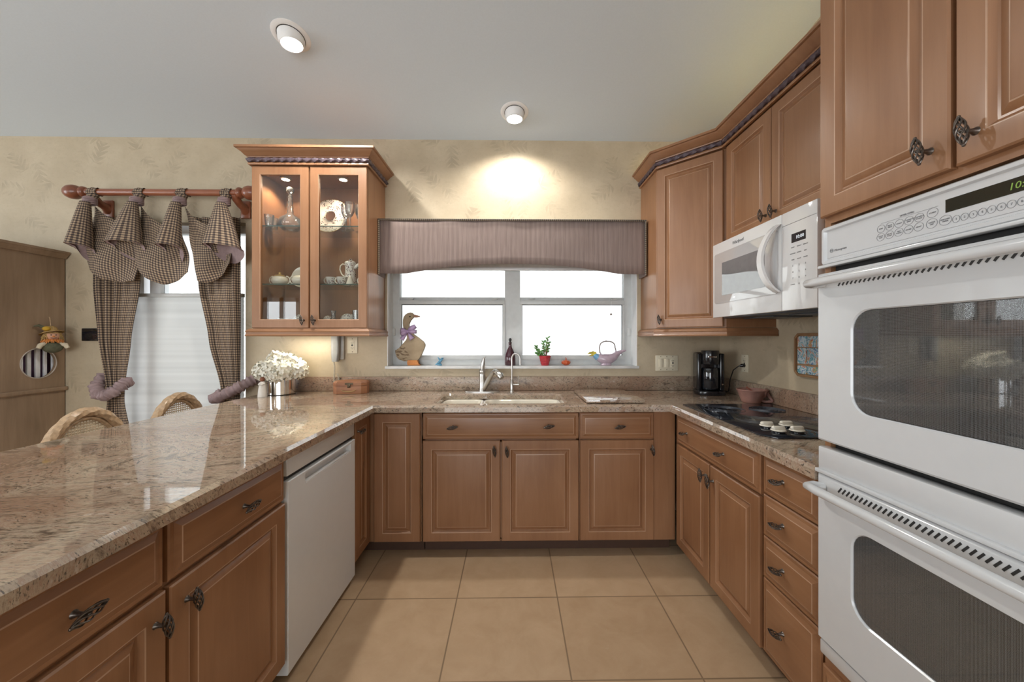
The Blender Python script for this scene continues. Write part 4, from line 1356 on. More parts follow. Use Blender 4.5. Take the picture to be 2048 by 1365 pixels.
# carved box
b = thing('wooden_box', 'small eight-sided carved wooden box with a brass clasp on the counter under the phone', 'box', (-1.163, 2.70, CT), R(6))
oct_ = lambda k: [(-0.118 * k, -0.028 * k), (-0.085 * k, -0.062 * k), (0.085 * k, -0.062 * k), (0.118 * k, -0.028 * k), (0.118 * k, 0.028 * k), (0.085 * k, 0.062 * k), (-0.085 * k, 0.062 * k), (-0.118 * k, 0.028 * k)]
MB().prism(oct_(0.98), 0, 0.058, 0.002).build('box_base', M['boxwood'], b)
MB().loops([[(x, y, 0.060) for x, y in oct_(0.99)], [(x, y, 0.078) for x, y in oct_(0.99)], [(x, y, 0.090) for x, y in oct_(0.90)], [(x, y, 0.094) for x, y in oct_(0.6)]], True, True, True).build('lid', M['boxwood'], b, smooth=20)
MB().box(-0.026, 0.030, -0.0632, -0.060, 0.066, 0.080, 0.002).box(-0.010, 0.012, -0.0655, -0.060, 0.046, 0.072, 0.002).sphere((0.001, -0.065, 0.056), 0.007, 0.003, 0.009).build('clasp', M['clasp'], b)
MB().tube([(-0.050, -0.0615, 0.030), (-0.03, -0.066, 0.021), (0.0, -0.067, 0.018), (0.03, -0.066, 0.021), (0.050, -0.0615, 0.030)], [0.003, 0.005, 0.006, 0.005, 0.003], 8).build('carved_handle', plain('pale_carving', (0.40, 0.24, 0.10), 0.5), b)

# silver pot and hydrangeas
VX, VY = -1.640, 2.665
v = thing('silver_vase', 'polished silver pot holding white hydrangeas on the counter below the glass cabinet', 'vase', (VX, VY, CT))
MB().lathe([(0.0, 0.004), (0.080, 0.0), (0.086, 0.004), (0.086, 0.11), (0.089, 0.113), (0.089, 0.12), (0.083, 0.12), (0.080, 0.01), (0.0, 0.01)], n=40).build('pot', M['chrome'], v, smooth=40)
fl = thing('hydrangea_bouquet', 'bunch of cream white hydrangeas standing in the silver pot', 'flowers', (VX, VY, CT + 0.012))
rnd = random.Random(3)
heads = [(-0.105, -0.03, 0.150, 0.066), (-0.035, -0.055, 0.165, 0.070), (0.055, -0.05, 0.160, 0.070), (0.115, -0.005, 0.150, 0.062), (-0.03, 0.01, 0.215, 0.072), (0.04, 0.01, 0.205, 0.066), (-0.085, 0.03, 0.170, 0.062), (0.08, 0.045, 0.175, 0.060), (0.0, -0.075, 0.130, 0.05)]
for hx, hy, hz, hr in heads:
    mb = MB()
    nfl = 40
    for i in range(nfl):
        zz = 1 - 1.75 * (i + 0.5) / nfl
        ph = i * 2.39996
        rr_ = math.sqrt(max(0, 1 - zz * zz))
        nrm = Vector((rr_ * math.cos(ph), rr_ * math.sin(ph), zz))
        pos = Vector((hx, hy, hz)) + nrm * hr * rnd.uniform(0.88, 1.06)
        q = (nrm + Vector((rnd.uniform(-.3, .3), rnd.uniform(-.3, .3), rnd.uniform(-.3, .3)))).to_track_quat('Z', 'Y').to_matrix().to_4x4()
        T_ = Matrix.Translation(pos) @ q @ Matrix.Rotation(rnd.uniform(0, 6), 4, 'Z')
        s_ = rnd.uniform(0.019, 0.025)
        for k_ in range(4):
            Rk = T_ @ Matrix.Rotation(PI / 2 * k_, 4, 'Z')
            mb.add([(0, 0, 0), (0.5 * s_, -0.42 * s_, 0.10 * s_), (1.05 * s_, -0.30 * s_, 0.30 * s_), (1.15 * s_, 0.05 * s_, 0.22 * s_), (1.0 * s_, 0.34 * s_, 0.32 * s_), (0.5 * s_, 0.42 * s_, 0.10 * s_)], [(0, 1, 2, 3), (0, 3, 4, 5)], M=Rk)
    mb.sphere((hx, hy, hz), hr * 0.78, n=14)
    hd = mb.build('flower_head', M['petal'], fl, smooth=180)
    MB().tube([(hx * 0.15, hy * 0.15, 0.002), (hx * 0.5, hy * 0.5, hz * 0.6), (hx, hy, hz - hr * 0.6)], 0.003, 6).build('stem', M['leaf'], hd)

# white angel figurine
a = thing('angel_figurine', 'small white robed figurine with a brown head and wire wings beside the silver pot', 'figurine', (-1.69, 2.535, CT))
MB().lathe([(0.0, 0.001), (0.028, 0.0), (0.028, 0.006), (0.024, 0.05), (0.020, 0.08), (0.019, 0.095), (0.010, 0.104), (0.0, 0.105)], n=24).build('robe', plain('white_bisque', (0.72, 0.68, 0.62), 0.5), a)
MB().sphere((0, 0, 0.118), 0.016).build('head', plain('brown_hair', (0.22, 0.08, 0.04), 0.6), a)
MB().tube([(0.0, 0.018, 0.085), (-0.02, 0.016, 0.10), (-0.046, 0.012, 0.112), (-0.05, 0.012, 0.098), (-0.02, 0.016, 0.088), (-0.048, 0.012, 0.086), (-0.046, 0.012, 0.076), (0.0, 0.018, 0.08)], 0.0014, 6).tube([(0.0, 0.018, 0.085), (0.02, 0.016, 0.10), (0.046, 0.012, 0.112), (0.05, 0.012, 0.098), (0.02, 0.016, 0.088), (0.0, 0.018, 0.08)], 0.0014, 6).build('wire_wings', M['clasp'], a)
MB().tube([(0.018, -0.004, 0.09), (0.010, -0.022, 0.085), (-0.010, -0.022, 0.085), (-0.018, -0.004, 0.09)], 0.005, 8).build('arms', plain('white_bisque_arm', (0.72, 0.68, 0.62), 0.5), a, smooth=60)

# ================================================================ window sill
SZ = WZ0 + 0.0035
gx = 817
crop = [(480, 150), (520, 160), (545, 185), (562, 196), (460, 0)]
raw_body = [(480, 150), (515, 158), (545, 187), (548, 248), (510, 268), (475, 305), (455, 350), (450, 400), (455, 470), (480, 540), (560, 600), (640, 655), (740, 735), (772, 785), (776, 820), (765, 850), (720, 960), (690, 1030), (655, 1075), (625, 1118), (420, 1128), (350, 1132), (240, 1088), (205, 1040), (186, 980), (174, 915), (225, 895), (265, 870), (300, 805), (350, 770), (395, 720), (425, 665), (415, 600), (380, 540), (340, 470), (328, 380), (332, 300), (345, 240), (385, 190), (430, 162)]
U = 1 / 2604.0
gp = lambda p: ((p[0] - 475) * U, (1215 - p[1]) * U)
mGX = Matrix(((1, 0, 0, 0), (0, 0, -1, 0.013), (0, 1, 0, 0), (0, 0, 0, 1)))
g = thing('wooden_goose', 'painted wooden goose with a lilac bow standing at the left end of the window sill', 'goose ornament', (-0.789, 2.882, SZ))
MB().prism([gp(p) for p in raw_body], 0.0, 0.026, 0.004, M=mGX).build('body', M['goose'], g, smooth=30)
MB().prism([gp(p) for p in [(535, 190), (600, 203), (668, 222), (664, 240), (600, 252), (540, 250)]], 0.004, 0.022, 0.003, M=mGX).build('beak', M['beak'], g, smooth=30)
MB().prism([gp(p) for p in [(430, 1110), (625, 1110), (640, 1185), (675, 1205), (678, 1214), (430, 1214), (418, 1160)]], -0.006, 0.032, 0.003, M=mGX).build('feet', M['orange'], g, smooth=30)
MB().lathe([(0.006, 0), (0.004, 0.002), (0.0005, 0.003)], n=12, M=Matrix.Translation((*[gp((474, 235))[0]], -0.013, gp((474, 235))[1])) @ Matrix.Rotation(R(90), 4, 'X')).build('eye', M['dark'], g)
bw = MB()
cx_, cz_ = gp((430, 535))


def petal(x1, z1, w, tail=False):
    L_ = Vector((x1, 0, z1))
    side = Vector((-z1, 0, x1)).normalized()
    ls_ = []
    for i in range(7):
        u = i / 6
        ww = w * (0.25 + 0.75 * (u if tail else math.sin(u * PI * 0.75 + 0.1)))
        yy = -0.018 - (0.004 if tail else 0.022 * math.sin(u * PI))
        c_ = Vector((cx_, 0, cz_)) + L_ * u
        ls_.append([c_ + side * ww + Vector((0, yy + 0.006, 0)), c_ + Vector((0, yy - 0.002, 0)), c_ - side * ww + Vector((0, yy + 0.005, 0))])
    bw.loops(ls_, False)


petal(0.062, 0.042, 0.020); petal(0.070, -0.002, 0.016); petal(-0.056, 0.014, 0.020); petal(-0.054, -0.020, 0.018)
petal(0.036, -0.058, 0.021, True); petal(-0.045, -0.062, 0.018, True)
bw.sphere((cx_, -0.022, cz_), 0.010, 0.009, 0.010, 10)
bw.build('ribbon_bow', M['lilac'], g, smooth=60, solid=0.0012)

b = thing('blue_glass_bird', 'tiny blue glazed hummingbird ornament on the sill near the goose', 'figurine', (-0.563, 2.875, SZ))
MB().lathe([(0.0, 0.0), (0.020, 0.0), (0.018, 0.010), (0.008, 0.018), (0.0, 0.019)], n=16).build('perch', M['blueglass'], b)
MB().tube([(-0.032, 0, 0.004), (-0.012, 0, 0.018), (0.006, 0, 0.032), (0.014, 0, 0.046), (0.020, 0, 0.054), (0.034, 0, 0.058)], [0.003, 0.008, 0.012, 0.009, 0.008, 0.001], 12).build('bird_body', M['blueglass'], b, smooth=60)
MB().tube([(0.004, 0.004, 0.036), (-0.008, 0.008, 0.052), (-0.018, 0.012, 0.066)], [0.007, 0.006, 0.001], 8).tube([(0.008, -0.006, 0.034), (0.022, -0.010, 0.042), (0.034, -0.012, 0.046)], [0.006, 0.005, 0.001], 8).build('wings', M['blueglass'], b, smooth=60)

b = thing('plum_bottle', 'slim plum-coloured glass bottle with a stopper on the sill in front of the window post', 'bottle', (-0.018, 2.872, SZ))
MB().lathe([(0.0, 0.001), (0.038, 0.0), (0.042, 0.004), (0.042, 0.055), (0.038, 0.085), (0.026, 0.115), (0.013, 0.14), (0.011, 0.168), (0.014, 0.172), (0.014, 0.178), (0.009, 0.178)], n=28).build('bottle_body', M['plum'], b, smooth=50)
MB().lathe([(0.008, 0.17), (0.009, 0.182), (0.006, 0.186), (0.011, 0.194), (0.011, 0.202), (0.005, 0.210), (0.0005, 0.211)], n=20).build('stopper', M['black'], b)

b = thing('red_flower_pot', 'ribbed red glazed pot holding the succulent on the window sill', 'pot', (0.252, 2.872, SZ))
MB().lathe([(0.0, 0.001), (0.028, 0.0), (0.030, 0.006), (0.036, 0.020), (0.0345, 0.024), (0.041, 0.040), (0.0395, 0.043), (0.045, 0.056), (0.0435, 0.060), (0.048, 0.072), (0.046, 0.076), (0.041, 0.076), (0.030, 0.01), (0.0, 0.01)], n=28).build('pot_body', M['redglaze'], b)
MB().lathe([(0.0, 0.060), (0.040, 0.060)], n=20).build('soil', M['toe'], b)
p = thing('succulent_plant', 'jade-green succulent with red-brown stems growing in the red pot', 'plant', (0.252, 2.872, SZ + 0.061))
rnd = random.Random(11)
for tip in ((-0.072, 0.0, 0.085), (-0.035, -0.015, 0.050), (-0.012, 0.01, 0.125), (0.018, -0.012, 0.150), (0.03, 0.012, 0.115), (-0.065, 0.01, 0.035)):
    b0_ = Vector((tip[0] * 0.15, tip[1] * 0.2, 0)); t0_ = Vector(tip); mid = b0_.lerp(t0_, 0.5) + Vector((tip[0] * 0.18, 0, -0.006))
    pts = [b0_.lerp(mid, i / 4).lerp(mid.lerp(t0_, i / 4), i / 4) for i in range(5)]
    st = MB().tube(pts, [0.0045, 0.0042, 0.0036, 0.003, 0.002], 8).build('stem', M['stem'], p, smooth=60)
    lf = MB()
    for i in range(14):
        u = 0.35 + 0.65 * i / 13
        k_ = min(3, int(u * 4)); c_ = pts[k_].lerp(pts[k_ + 1], u * 4 - k_)
        a_ = i * 2.4 + rnd.uniform(-.3, .3)
        d_ = Vector((math.cos(a_), math.sin(a_), rnd.uniform(0.1, 0.9))).normalized()
        ln = rnd.uniform(0.020, 0.028)
        lf.tube([c_, c_ + d_ * ln * 0.45, c_ + d_ * ln], [0.0025, 0.0068, 0.0008], 7)
    lf.build('leaves', M['leaf'], st, smooth=60)

b = thing('glass_pumpkin', 'small orange glass pumpkin on the sill right of the red pot', 'pumpkin ornament', (0.415, 2.870, SZ))
mb = MB()
ls = []
for j in range(11):
    a = -PI / 2 + PI * j / 10
    ls.append([((0.036 * math.cos(a) * (1 - 0.10 * abs(math.sin(4 * ph))) + 0.0006) * math.cos(ph), (0.036 * math.cos(a) * (1 - 0.10 * abs(math.sin(4 * ph))) + 0.0006) * math.sin(ph), 0.022 + 0.0215 * math.sin(a) - 0.004 * (1 if j > 8 else 0)) for ph in [2 * PI * i / 48 for i in range(48)]])
mb.loops(ls, True, True, True)
mb.build('pumpkin_body', M['orangeglass'], b, smooth=60)
MB().tube([(0, 0, 0.038), (0.001, 0, 0.05), (-0.003, 0, 0.062)], [0.006, 0.004, 0.003], 8).build('stalk', M['orangeglass'], b, smooth=60)

b = thing('toucan_teapot', 'lavender toucan-shaped teapot with yellow beak at the right end of the window sill', 'teapot', (0.730, 2.868, SZ))
# silhouette centre-line from neck to tail
bp = [(-0.085, 0.075), (-0.070, 0.066), (-0.045, 0.054), (-0.010, 0.046), (0.025, 0.050), (0.058, 0.066), (0.088, 0.092), (0.118, 0.108), (0.150, 0.116)]
MB().tube([(x, 0, z) for x, z in bp], [0.014, 0.024, 0.034, 0.040, 0.038, 0.030, 0.020, 0.013, 0.006], 20).build('teapot_body', M['lavender'], b, smooth=60)
MB().lathe([(0.0, 0.0), (0.038, 0.0), (0.040, 0.003), (0.034, 0.012), (0.030, 0.03)], (-0.005, 0, 0), 24, sx=1.1, sy=0.8).build('foot_ring', M['lavender'], b)
MB().tube([(-0.096, 0, 0.084), (-0.085, 0, 0.074), (-0.068, 0, 0.062)], [0.014, 0.022, 0.026], 16).build('neck', plain('sky_blue_glaze', (0.16, 0.38, 0.60), 0.15, coat=0.5), b, smooth=60)
MB().tube([(-0.085, 0, 0.090), (-0.105, 0, 0.098), (-0.130, 0, 0.096), (-0.152, 0, 0.085)], [0.014, 0.012, 0.008, 0.001], 12).tube([(-0.09, 0, 0.082), (-0.115, 0, 0.080), (-0.140, 0, 0.072)], [0.010, 0.007, 0.001], 12).build('beak', M['yellow'], b, smooth=60)
MB().tube([(-0.050, 0, 0.098), (-0.045, 0, 0.09), (-0.046, 0, 0.078)], 0.006, 8).tube([(0.070, 0, 0.115), (0.076, 0, 0.10), (0.078, 0, 0.09)], 0.006, 8).build('lugs', M['lavender'], b, smooth=60)
hpts = [(-0.052, 0, 0.094)]
for i in range(13):
    a = PI - PI * i / 12
    hpts.append((0.006 + 0.060 * math.copysign(abs(math.cos(a)) ** 0.8, math.cos(a)), 0, 0.138 + 0.048 * math.sin(a) ** 0.8 if 0 < i < 12 else 0.138))
hpts.append((0.074, 0, 0.112))
MB().tube(hpts, 0.0042, 8).sphere((-0.004, 0, 0.188), 0.006).build('wire_handle', plain('brown_cane', (0.16, 0.11, 0.09), 0.5), b, smooth=60)
MB().lathe([(0.024, 0.0), (0.022, 0.004), (0.0005, 0.006)], (0.0, 0, 0.083), 16).build('lid', M['lavender'], b)

b = thing('star_suncatcher', 'little silver star hanging on a thread from the right window latch', 'suncatcher', (0.778, 2.916, 1.500))
st = []
for i in range(10):
    rr_ = 0.015 if i % 2 == 0 else 0.006
    st.append((rr_ * math.cos(PI / 2 + i * PI / 5), rr_ * math.sin(PI / 2 + i * PI / 5)))
MB().prism(st, -0.0015, 0.0015, M=mXZ).build('star', M['chrome'], b, smooth=0)
MB().tube([(0, 0, 0.014), (0.001, 0, 0.07), (0, 0, 0.128)], 0.0009, 5).build('thread', M['nickel'], b)

# window treatments over the sink
b = thing('window_valance', 'mauve striped box valance with checked piping over the sink window', 'valance', (0, 0, 0))
mb = MB()
N_ = 48
VXa, VXb, VY0 = -0.962, 0.968, 2.675
zt, zb_, za = 2.160, 1.775, 1.848
ls = []
for i in range(N_ + 1):
    u = i / N_
    x = VXa + (VXb - VXa) * u
    arch = zb_ + (za - zb_) * max(0, 1 - (2 * abs(u - 0.5) / 0.80) ** 2) ** 1.0 if abs(u - 0.5) < 0.4 else zb_
    yy = VY0 + 0.004 * wob((x, 0, 0), 6)
    ls.append([(x, yy - 0.006 * (1 - k_ / 6) + 0.004 * wob((x, k_ * 0.1, 0), 5), arch + (zt - arch) * k_ / 6) for k_ in range(7)])
mb.loops(ls, False)
mb.build('front_panel', M['stripe'], b, smooth=60, solid=0.006)
for x in (VXa, VXb):
    MB().box(x - 0.004, x + 0.004, VY0, 2.815, zb_ - 0.012, zt + 0.004, 0.002).build('side_return', M['stripe'], b)
MB().box(VXa + 0.004, VXb - 0.004, VY0 + 0.01, 2.815, zt - 0.014, zt - 0.002).build('top_board', M['trimwhite'], b, smooth=0)


def cord(pts, r, name, parent):
    mb_ = MB()
    mb_.tube(pts, r, 8)
    L_ = 0
    n_ = 8
    for i in range(len(pts)):
        if i:
            L_ += (Vector(pts[i]) - Vector(pts[i - 1])).length
        for k_ in range(n_):
            mb_.uv[i * n_ + k_] = (L_, k_ * 0.002)
    return mb_.build(name, M['piping'], parent, smooth=60)


cord([(VXa + (VXb - VXa) * i / 40, VY0 - 0.008, zt + 0.002) for i in range(41)], 0.0065, 'piping', b)
for x in (VXa + 0.006, VXb - 0.006):
    cord([(x, VY0 - 0.010, zt - (zt - zb_ + 0.008) * i / 12) for i in range(13)], 0.0065, 'piping', b)
b = thing('roller_blind', 'cream roller blind pulled up behind the mauve valance', 'blind', (0, 0, 0))
MB().box(-0.93, 0.935, 2.895, 2.899, 1.86, 2.04).build('blind_cloth', plain('blind_cloth', (0.66, 0.61, 0.56), 0.8), b, smooth=0)
MB().box(-0.93, 0.935, 2.888, 2.906, 1.840, 1.862, 0.003).build('bottom_bar', M['trimwhite'], b)

# ================================================================ dining window dressing
b = thing('curtain_rod', 'red-brown wooden curtain rod with turned finials above the dining window', 'curtain rod', (0, 0, 0))
RY, RZ = 2.70, 2.357
mR = lambda x: Matrix.Translation((x, RY, RZ)) @ Matrix.Rotation(R(90), 4, 'Y')
MB().cyl((-3.04, RY, RZ), (-1.98, RY, RZ), 0.024, 24).build('pole', M['rodwood'], b)
fin = [(0.024, 0.0), (0.034, 0.008), (0.040, 0.022), (0.034, 0.036), (0.022, 0.044), (0.027, 0.050), (0.044, 0.066), (0.050, 0.088), (0.048, 0.115), (0.036, 0.140), (0.016, 0.156), (0.0005, 0.158)]
MB().lathe(fin, n=24, M=Matrix.Translation((-3.04, RY, RZ)) @ Matrix.Rotation(R(-90), 4, 'Y')).build('finial', M['rodwood'], b, smooth=50)
MB().lathe(fin, n=24, M=mR(-1.98)).build('finial', M['rodwood'], b, smooth=50)
for x in (-3.005, -1.995):
    br = MB()
    br.tube([(x, RY, RZ - 0.012), (x, RY + 0.015, RZ - 0.040), (x, RY + 0.045, RZ - 0.062), (x, RY + 0.085, RZ - 0.075), (x, 2.816, RZ - 0.10)], [0.024, 0.028, 0.026, 0.028, 0.034], 12)
    br.box(x - 0.035, x + 0.035, 2.800, 2.8195, RZ - 0.15, RZ - 0.02, 0.005)
    br.build('bracket', M['rodwood'], b, smooth=50)

sv = thing('swag_valance', 'checked swag valance with tied tabs and mauve lining hung on the wooden rod', 'valance', (0, 0, 0))


def resample(pl, n):
    ds = [0]
    for a_, b_ in zip(pl, pl[1:]):
        ds.append(ds[-1] + math.hypot(b_[0] - a_[0], b_[1] - a_[1]))
    out = []
    for i in range(n + 1):
        d_ = ds[-1] * i / n
        k_ = 0
        while k_ < len(pl) - 2 and ds[k_ + 1] < d_:
            k_ += 1
        t_ = (d_ - ds[k_]) / max(1e-6, ds[k_ + 1] - ds[k_])
        out.append((pl[k_][0] + (pl[k_ + 1][0] - pl[k_][0]) * t_, pl[k_][1] + (pl[k_ + 1][1] - pl[k_][1]) * t_))
    # smooth
    for _ in range(3):
        out = [out[0]] + [((out[i - 1][0] + 2 * out[i][0] + out[i + 1][0]) / 4, (out[i - 1][1] + 2 * out[i][1] + out[i + 1][1]) / 4) for i in range(1, n)] + [out[-1]]
    return out


swags = [([(-2.985, 2.255), (-2.92, 2.20), (-2.84, 2.155), (-2.74, 2.135), (-2.68, 2.14)], [(-3.06, 1.86), (-3.02, 1.80), (-2.93, 1.735), (-2.80, 1.712), (-2.685, 1.722)], 2.700),
         ([(-2.655, 2.255), (-2.60, 2.19), (-2.53, 2.14), (-2.45, 2.112), (-2.37, 2.12)], [(-2.715, 1.856), (-2.67, 1.79), (-2.60, 1.735), (-2.49, 1.690), (-2.38, 1.725), (-2.305, 1.784)], 2.694),
         ([(-2.35, 2.255), (-2.30, 2.19), (-2.22, 2.135), (-2.14, 2.118), (-2.06, 2.13)], [(-2.275, 1.83), (-2.262, 1.76), (-2.25, 1.712), (-2.165, 1.705), (-2.08, 1.765), (-2.015, 1.853)], 2.700)]
for tp, bt, yy in swags:
    n_, m_ = 30, 22
    A_, B_ = resample(tp, n_), resample(bt, n_)
    mb = MB()
    ls, uv = [], []
    for i in range(n_ + 1):
        u = i / n_
        row = []
        for j in range(m_ + 1):
            w_ = j / m_
            x = A_[i][0] + (B_[i][0] - A_[i][0]) * w_
            z = A_[i][1] + (B_[i][1] - A_[i][1]) * w_
            y = yy - 0.035 * math.sin(PI * min(1, w_ * 1.05)) * math.sin(PI * u) - 0.014 * math.sin(u * 9 + w_ * 5) * w_ + 0.012 * math.sin(w_ * 7 - u * 3)
            row.append((x, y, z))
            uv.append((u * 0.42, w_ * 0.46 + 0.10 * math.sin(PI * u)))
        ls.append(row)
    mb.loops(ls, False, uvs=uv)
    mb.build('swag', M['check'], sv, smooth=80, solid=0.003)
horns = [(-2.985, -3.100, -2.955, 1.955, 1.930), (-2.660, -2.832, -2.608, 1.965, 1.958), (-2.360, -2.480, -2.342, 1.945, 1.935), (-2.048, -2.165, -1.912, 1.955, 1.925)]
for xc, xl, xr, zl, zr in horns:
    mb, ml = MB(), MB()
    ls, uv, li = [], [], []
    K, J = 36, 14
    for j in range(J + 1):
        w_ = j / J
        cx = xc + ((xl + xr) / 2 - xc) * w_ ** 0.9
        hw = 0.030 + ((xr - xl) / 2 - 0.030) * w_ ** 0.85
        hd = 0.026 + 0.046 * w_
        row, lrow = [], []
        for k_ in range(K):
            a = 2 * PI * k_ / K
            x = cx + hw * math.cos(a)
            y = 2.640 + hd * math.sin(a) + 0.006 * w_ * math.sin(5 * a)
            zh = zl + (zr - zl) * (x - xl) / (xr - xl) - 0.028 * math.sin(a) + 0.008 * math.cos(2 * a)
            z = 2.265 + (zh - 2.265) * w_
            row.append((x, y, z)); uv.append((a * 0.055, w_ * 0.32))
            lrow.append((cx + (hw - 0.006) * math.cos(a), 2.640 + (hd - 0.006) * math.sin(a) + 0.006 * w_ * math.sin(5 * a), z + 0.002))
        ls.append(row)
        if j > 5:
            li.append(lrow)
    # lower back of the horn falls further, showing the lining
    mb.loops(ls, True, uvs=uv)
    hn = mb.build('pleat', M['check'], sv, smooth=80)
    last = li[-1]
    tail = [(x + 0.02, y + 0.0, z - (0.055 if math.sin(2 * PI * i / K) > 0.2 else 0.0) * math.sin(2 * PI * i / K)) for i, (x, y, z) in enumerate(last)]
    ml.loops(li + [tail], True)
    ml.build('lining', M['mauve'], hn, smooth=80)
    # tab round the rod and the gathered tie
    tb = MB()
    ls, uv = [], []
    for i in range(13):
        u = i / 12
        ls.append([(xc - 0.034 + 0.068 * u + 0.004 * math.sin(a * 3), RY + (0.029 + 0.003 * math.sin(9 * u + 2 * a)) * math.cos(a), RZ + (0.029 + 0.003 * math.sin(9 * u + 2 * a)) * math.sin(a)) for a in [2 * PI * k_ / 24 for k_ in range(24)]])
        uv += [(u * 0.10, k_ * 0.009) for k_ in range(24)]
    tb.loops(ls, True, uvs=uv)
    ls, uv = [], []
    for i in range(7):
        u = i / 6
        ls.append([(xc + (0.036 - 0.008 * u) * math.cos(a), 2.692 - 0.022 * u + (0.026 + 0.004 * math.sin(4 * a)) * math.sin(a), RZ - 0.020 - 0.060 * u) for a in [2 * PI * k_ / 20 for k_ in range(20)]])
        uv += [(k_ * 0.01, u * 0.07) for k_ in range(20)]
    tb.loops(ls, True, uvs=uv)
    tb.build('tab', M['check'], hn, smooth=80)
    ci = MB()
    for q in range(5):
        z = 2.262 + q * 0.0095
        ci.tube([(xc + 0.035 * math.cos(a), 2.669 + 0.031 * math.sin(a), z + 0.003 * math.sin(a * 2 + q)) for a in [2 * PI * k_ / 20 for k_ in range(20)]], 0.0058, 7, True)
    ci.build('tie_band', M['mauve'], hn, smooth=60)


def curtain(name, label, keys, seed):
    """keys = [(z, x_left, x_right)] from top to floor"""
    o_ = thing(name, label, 'curtain', (0, 0, 0), 0, 'checked curtains at the dining window')
    mb_ = MB()
    n_, m_ = 60, 56
    ls_, uv_ = [], []
    for j in range(m_ + 1):
        z = keys[0][0] + (keys[-1][0] - keys[0][0]) * j / m_
        k_ = 0
        while k_ < len(keys) - 2 and keys[k_ + 1][0] > z:
            k_ += 1
        t_ = (keys[k_][0] - z) / (keys[k_][0] - keys[k_ + 1][0])
        t_ = t_ * t_ * (3 - 2 * t_) * 0.5 + t_ * 0.5
        xl_ = keys[k_][1] + (keys[k_ + 1][1] - keys[k_][1]) * t_
        xr_ = keys[k_][2] + (keys[k_ + 1][2] - keys[k_][2]) * t_
        row = []
        for i in range(n_ + 1):
            u = i / n_
            amp = 0.022 * (0.6 + 0.4 * math.sin(u * 5 + seed))
            row.append((xl_ + (xr_ - xl_) * u, 2.762 + amp * math.sin(u * 2 * PI * 5.2 + seed + 0.4 * math.sin(z * 3)), z))
            uv_.append((u * 0.62, z))
        ls_.append(row)
    mb_.loops(ls_, False, uvs=uv_)
    mb_.build('curtain_panel', M['check'], o_, smooth=80, solid=0.003)
    return o_


def tieback(parent, pts, seed):
    P_ = [Vector(p) for p in pts]
    out = []
    n_ = 60
    for i in range(n_ + 1):
        u = i / n_ * (len(P_) - 1)
        k_ = min(len(P_) - 2, int(u))
        t_ = u - k_
        p0, p1, p2, p3 = P_[max(0, k_ - 1)], P_[k_], P_[k_ + 1], P_[min(len(P_) - 1, k_ + 2)]
        out.append(0.5 * ((2 * p1) + (p2 - p0) * t_ + (2 * p0 - 5 * p1 + 4 * p2 - p3) * t_ ** 2 + (3 * p1 - p0 - 3 * p2 + p3) * t_ ** 3))
    mb_ = MB()
    rs = [0.036 * (1 + 0.16 * math.sin(i * 1.9 + seed) + 0.08 * math.sin(i * 0.7)) for i in range(n_ + 1)]
    mb_.tube(out, rs, 12, fn=lambda a, L: 1 + 0.12 * math.sin(5 * a + L * 40))
    return mb_.build('tieback', M['mauve'], parent, smooth=70)


c1 = curtain('curtain', 'checked curtain on the left side of the dining window, gathered by a mauve ruffled tieback', [(2.20, -3.075, -2.70), (1.70, -3.070, -2.735), (1.30, -3.035, -2.80), (0.95, -2.965, -2.845), (0.86, -2.955, -2.85), (0.5, -3.0, -2.78), (0.03, -3.03, -2.72)], 0.5)
tieback(c1, [(-3.03, 2.80, 1.03), (-3.01, 2.735, 0.965), (-2.96, 2.700, 0.915), (-2.90, 2.692, 0.905), (-2.85, 2.705, 0.935), (-2.835, 2.745, 0.975), (-2.845, 2.79, 0.99)], 0)
c2 = curtain('curtain', 'checked curtain on the right side of the dining window, gathered by a mauve ruffled tieback', [(2.20, -2.36, -2.00), (1.70, -2.315, -2.005), (1.30, -2.235, -2.005), (0.95, -2.14, -2.01), (0.86, -2.13, -2.01), (0.5, -2.2, -2.0), (0.03, -2.25, -1.99)], 2.1)
tieback(c2, [(-2.16, 2.79, 0.90), (-2.165, 2.735, 0.875), (-2.11, 2.70, 0.885), (-2.03, 2.695, 0.925), (-1.96, 2.715, 0.965), (-1.905, 2.76, 1.005), (-1.885, 2.80, 1.015)], 1)

t_ = thing('wall_tablet', 'black touch panel on the wall between the armoire and the checked curtain', 'control panel', (-3.135, 2.8195, 1.338))
MB().box(-0.062, 0.062, -0.018, 0, -0.047, 0.047, 0.004).build('housing', M['black'], t_)
MB().box(-0.054, 0.054, -0.0186, -0.0175, -0.034, 0.038).build('screen', M['blackglass'], t_, smooth=0)

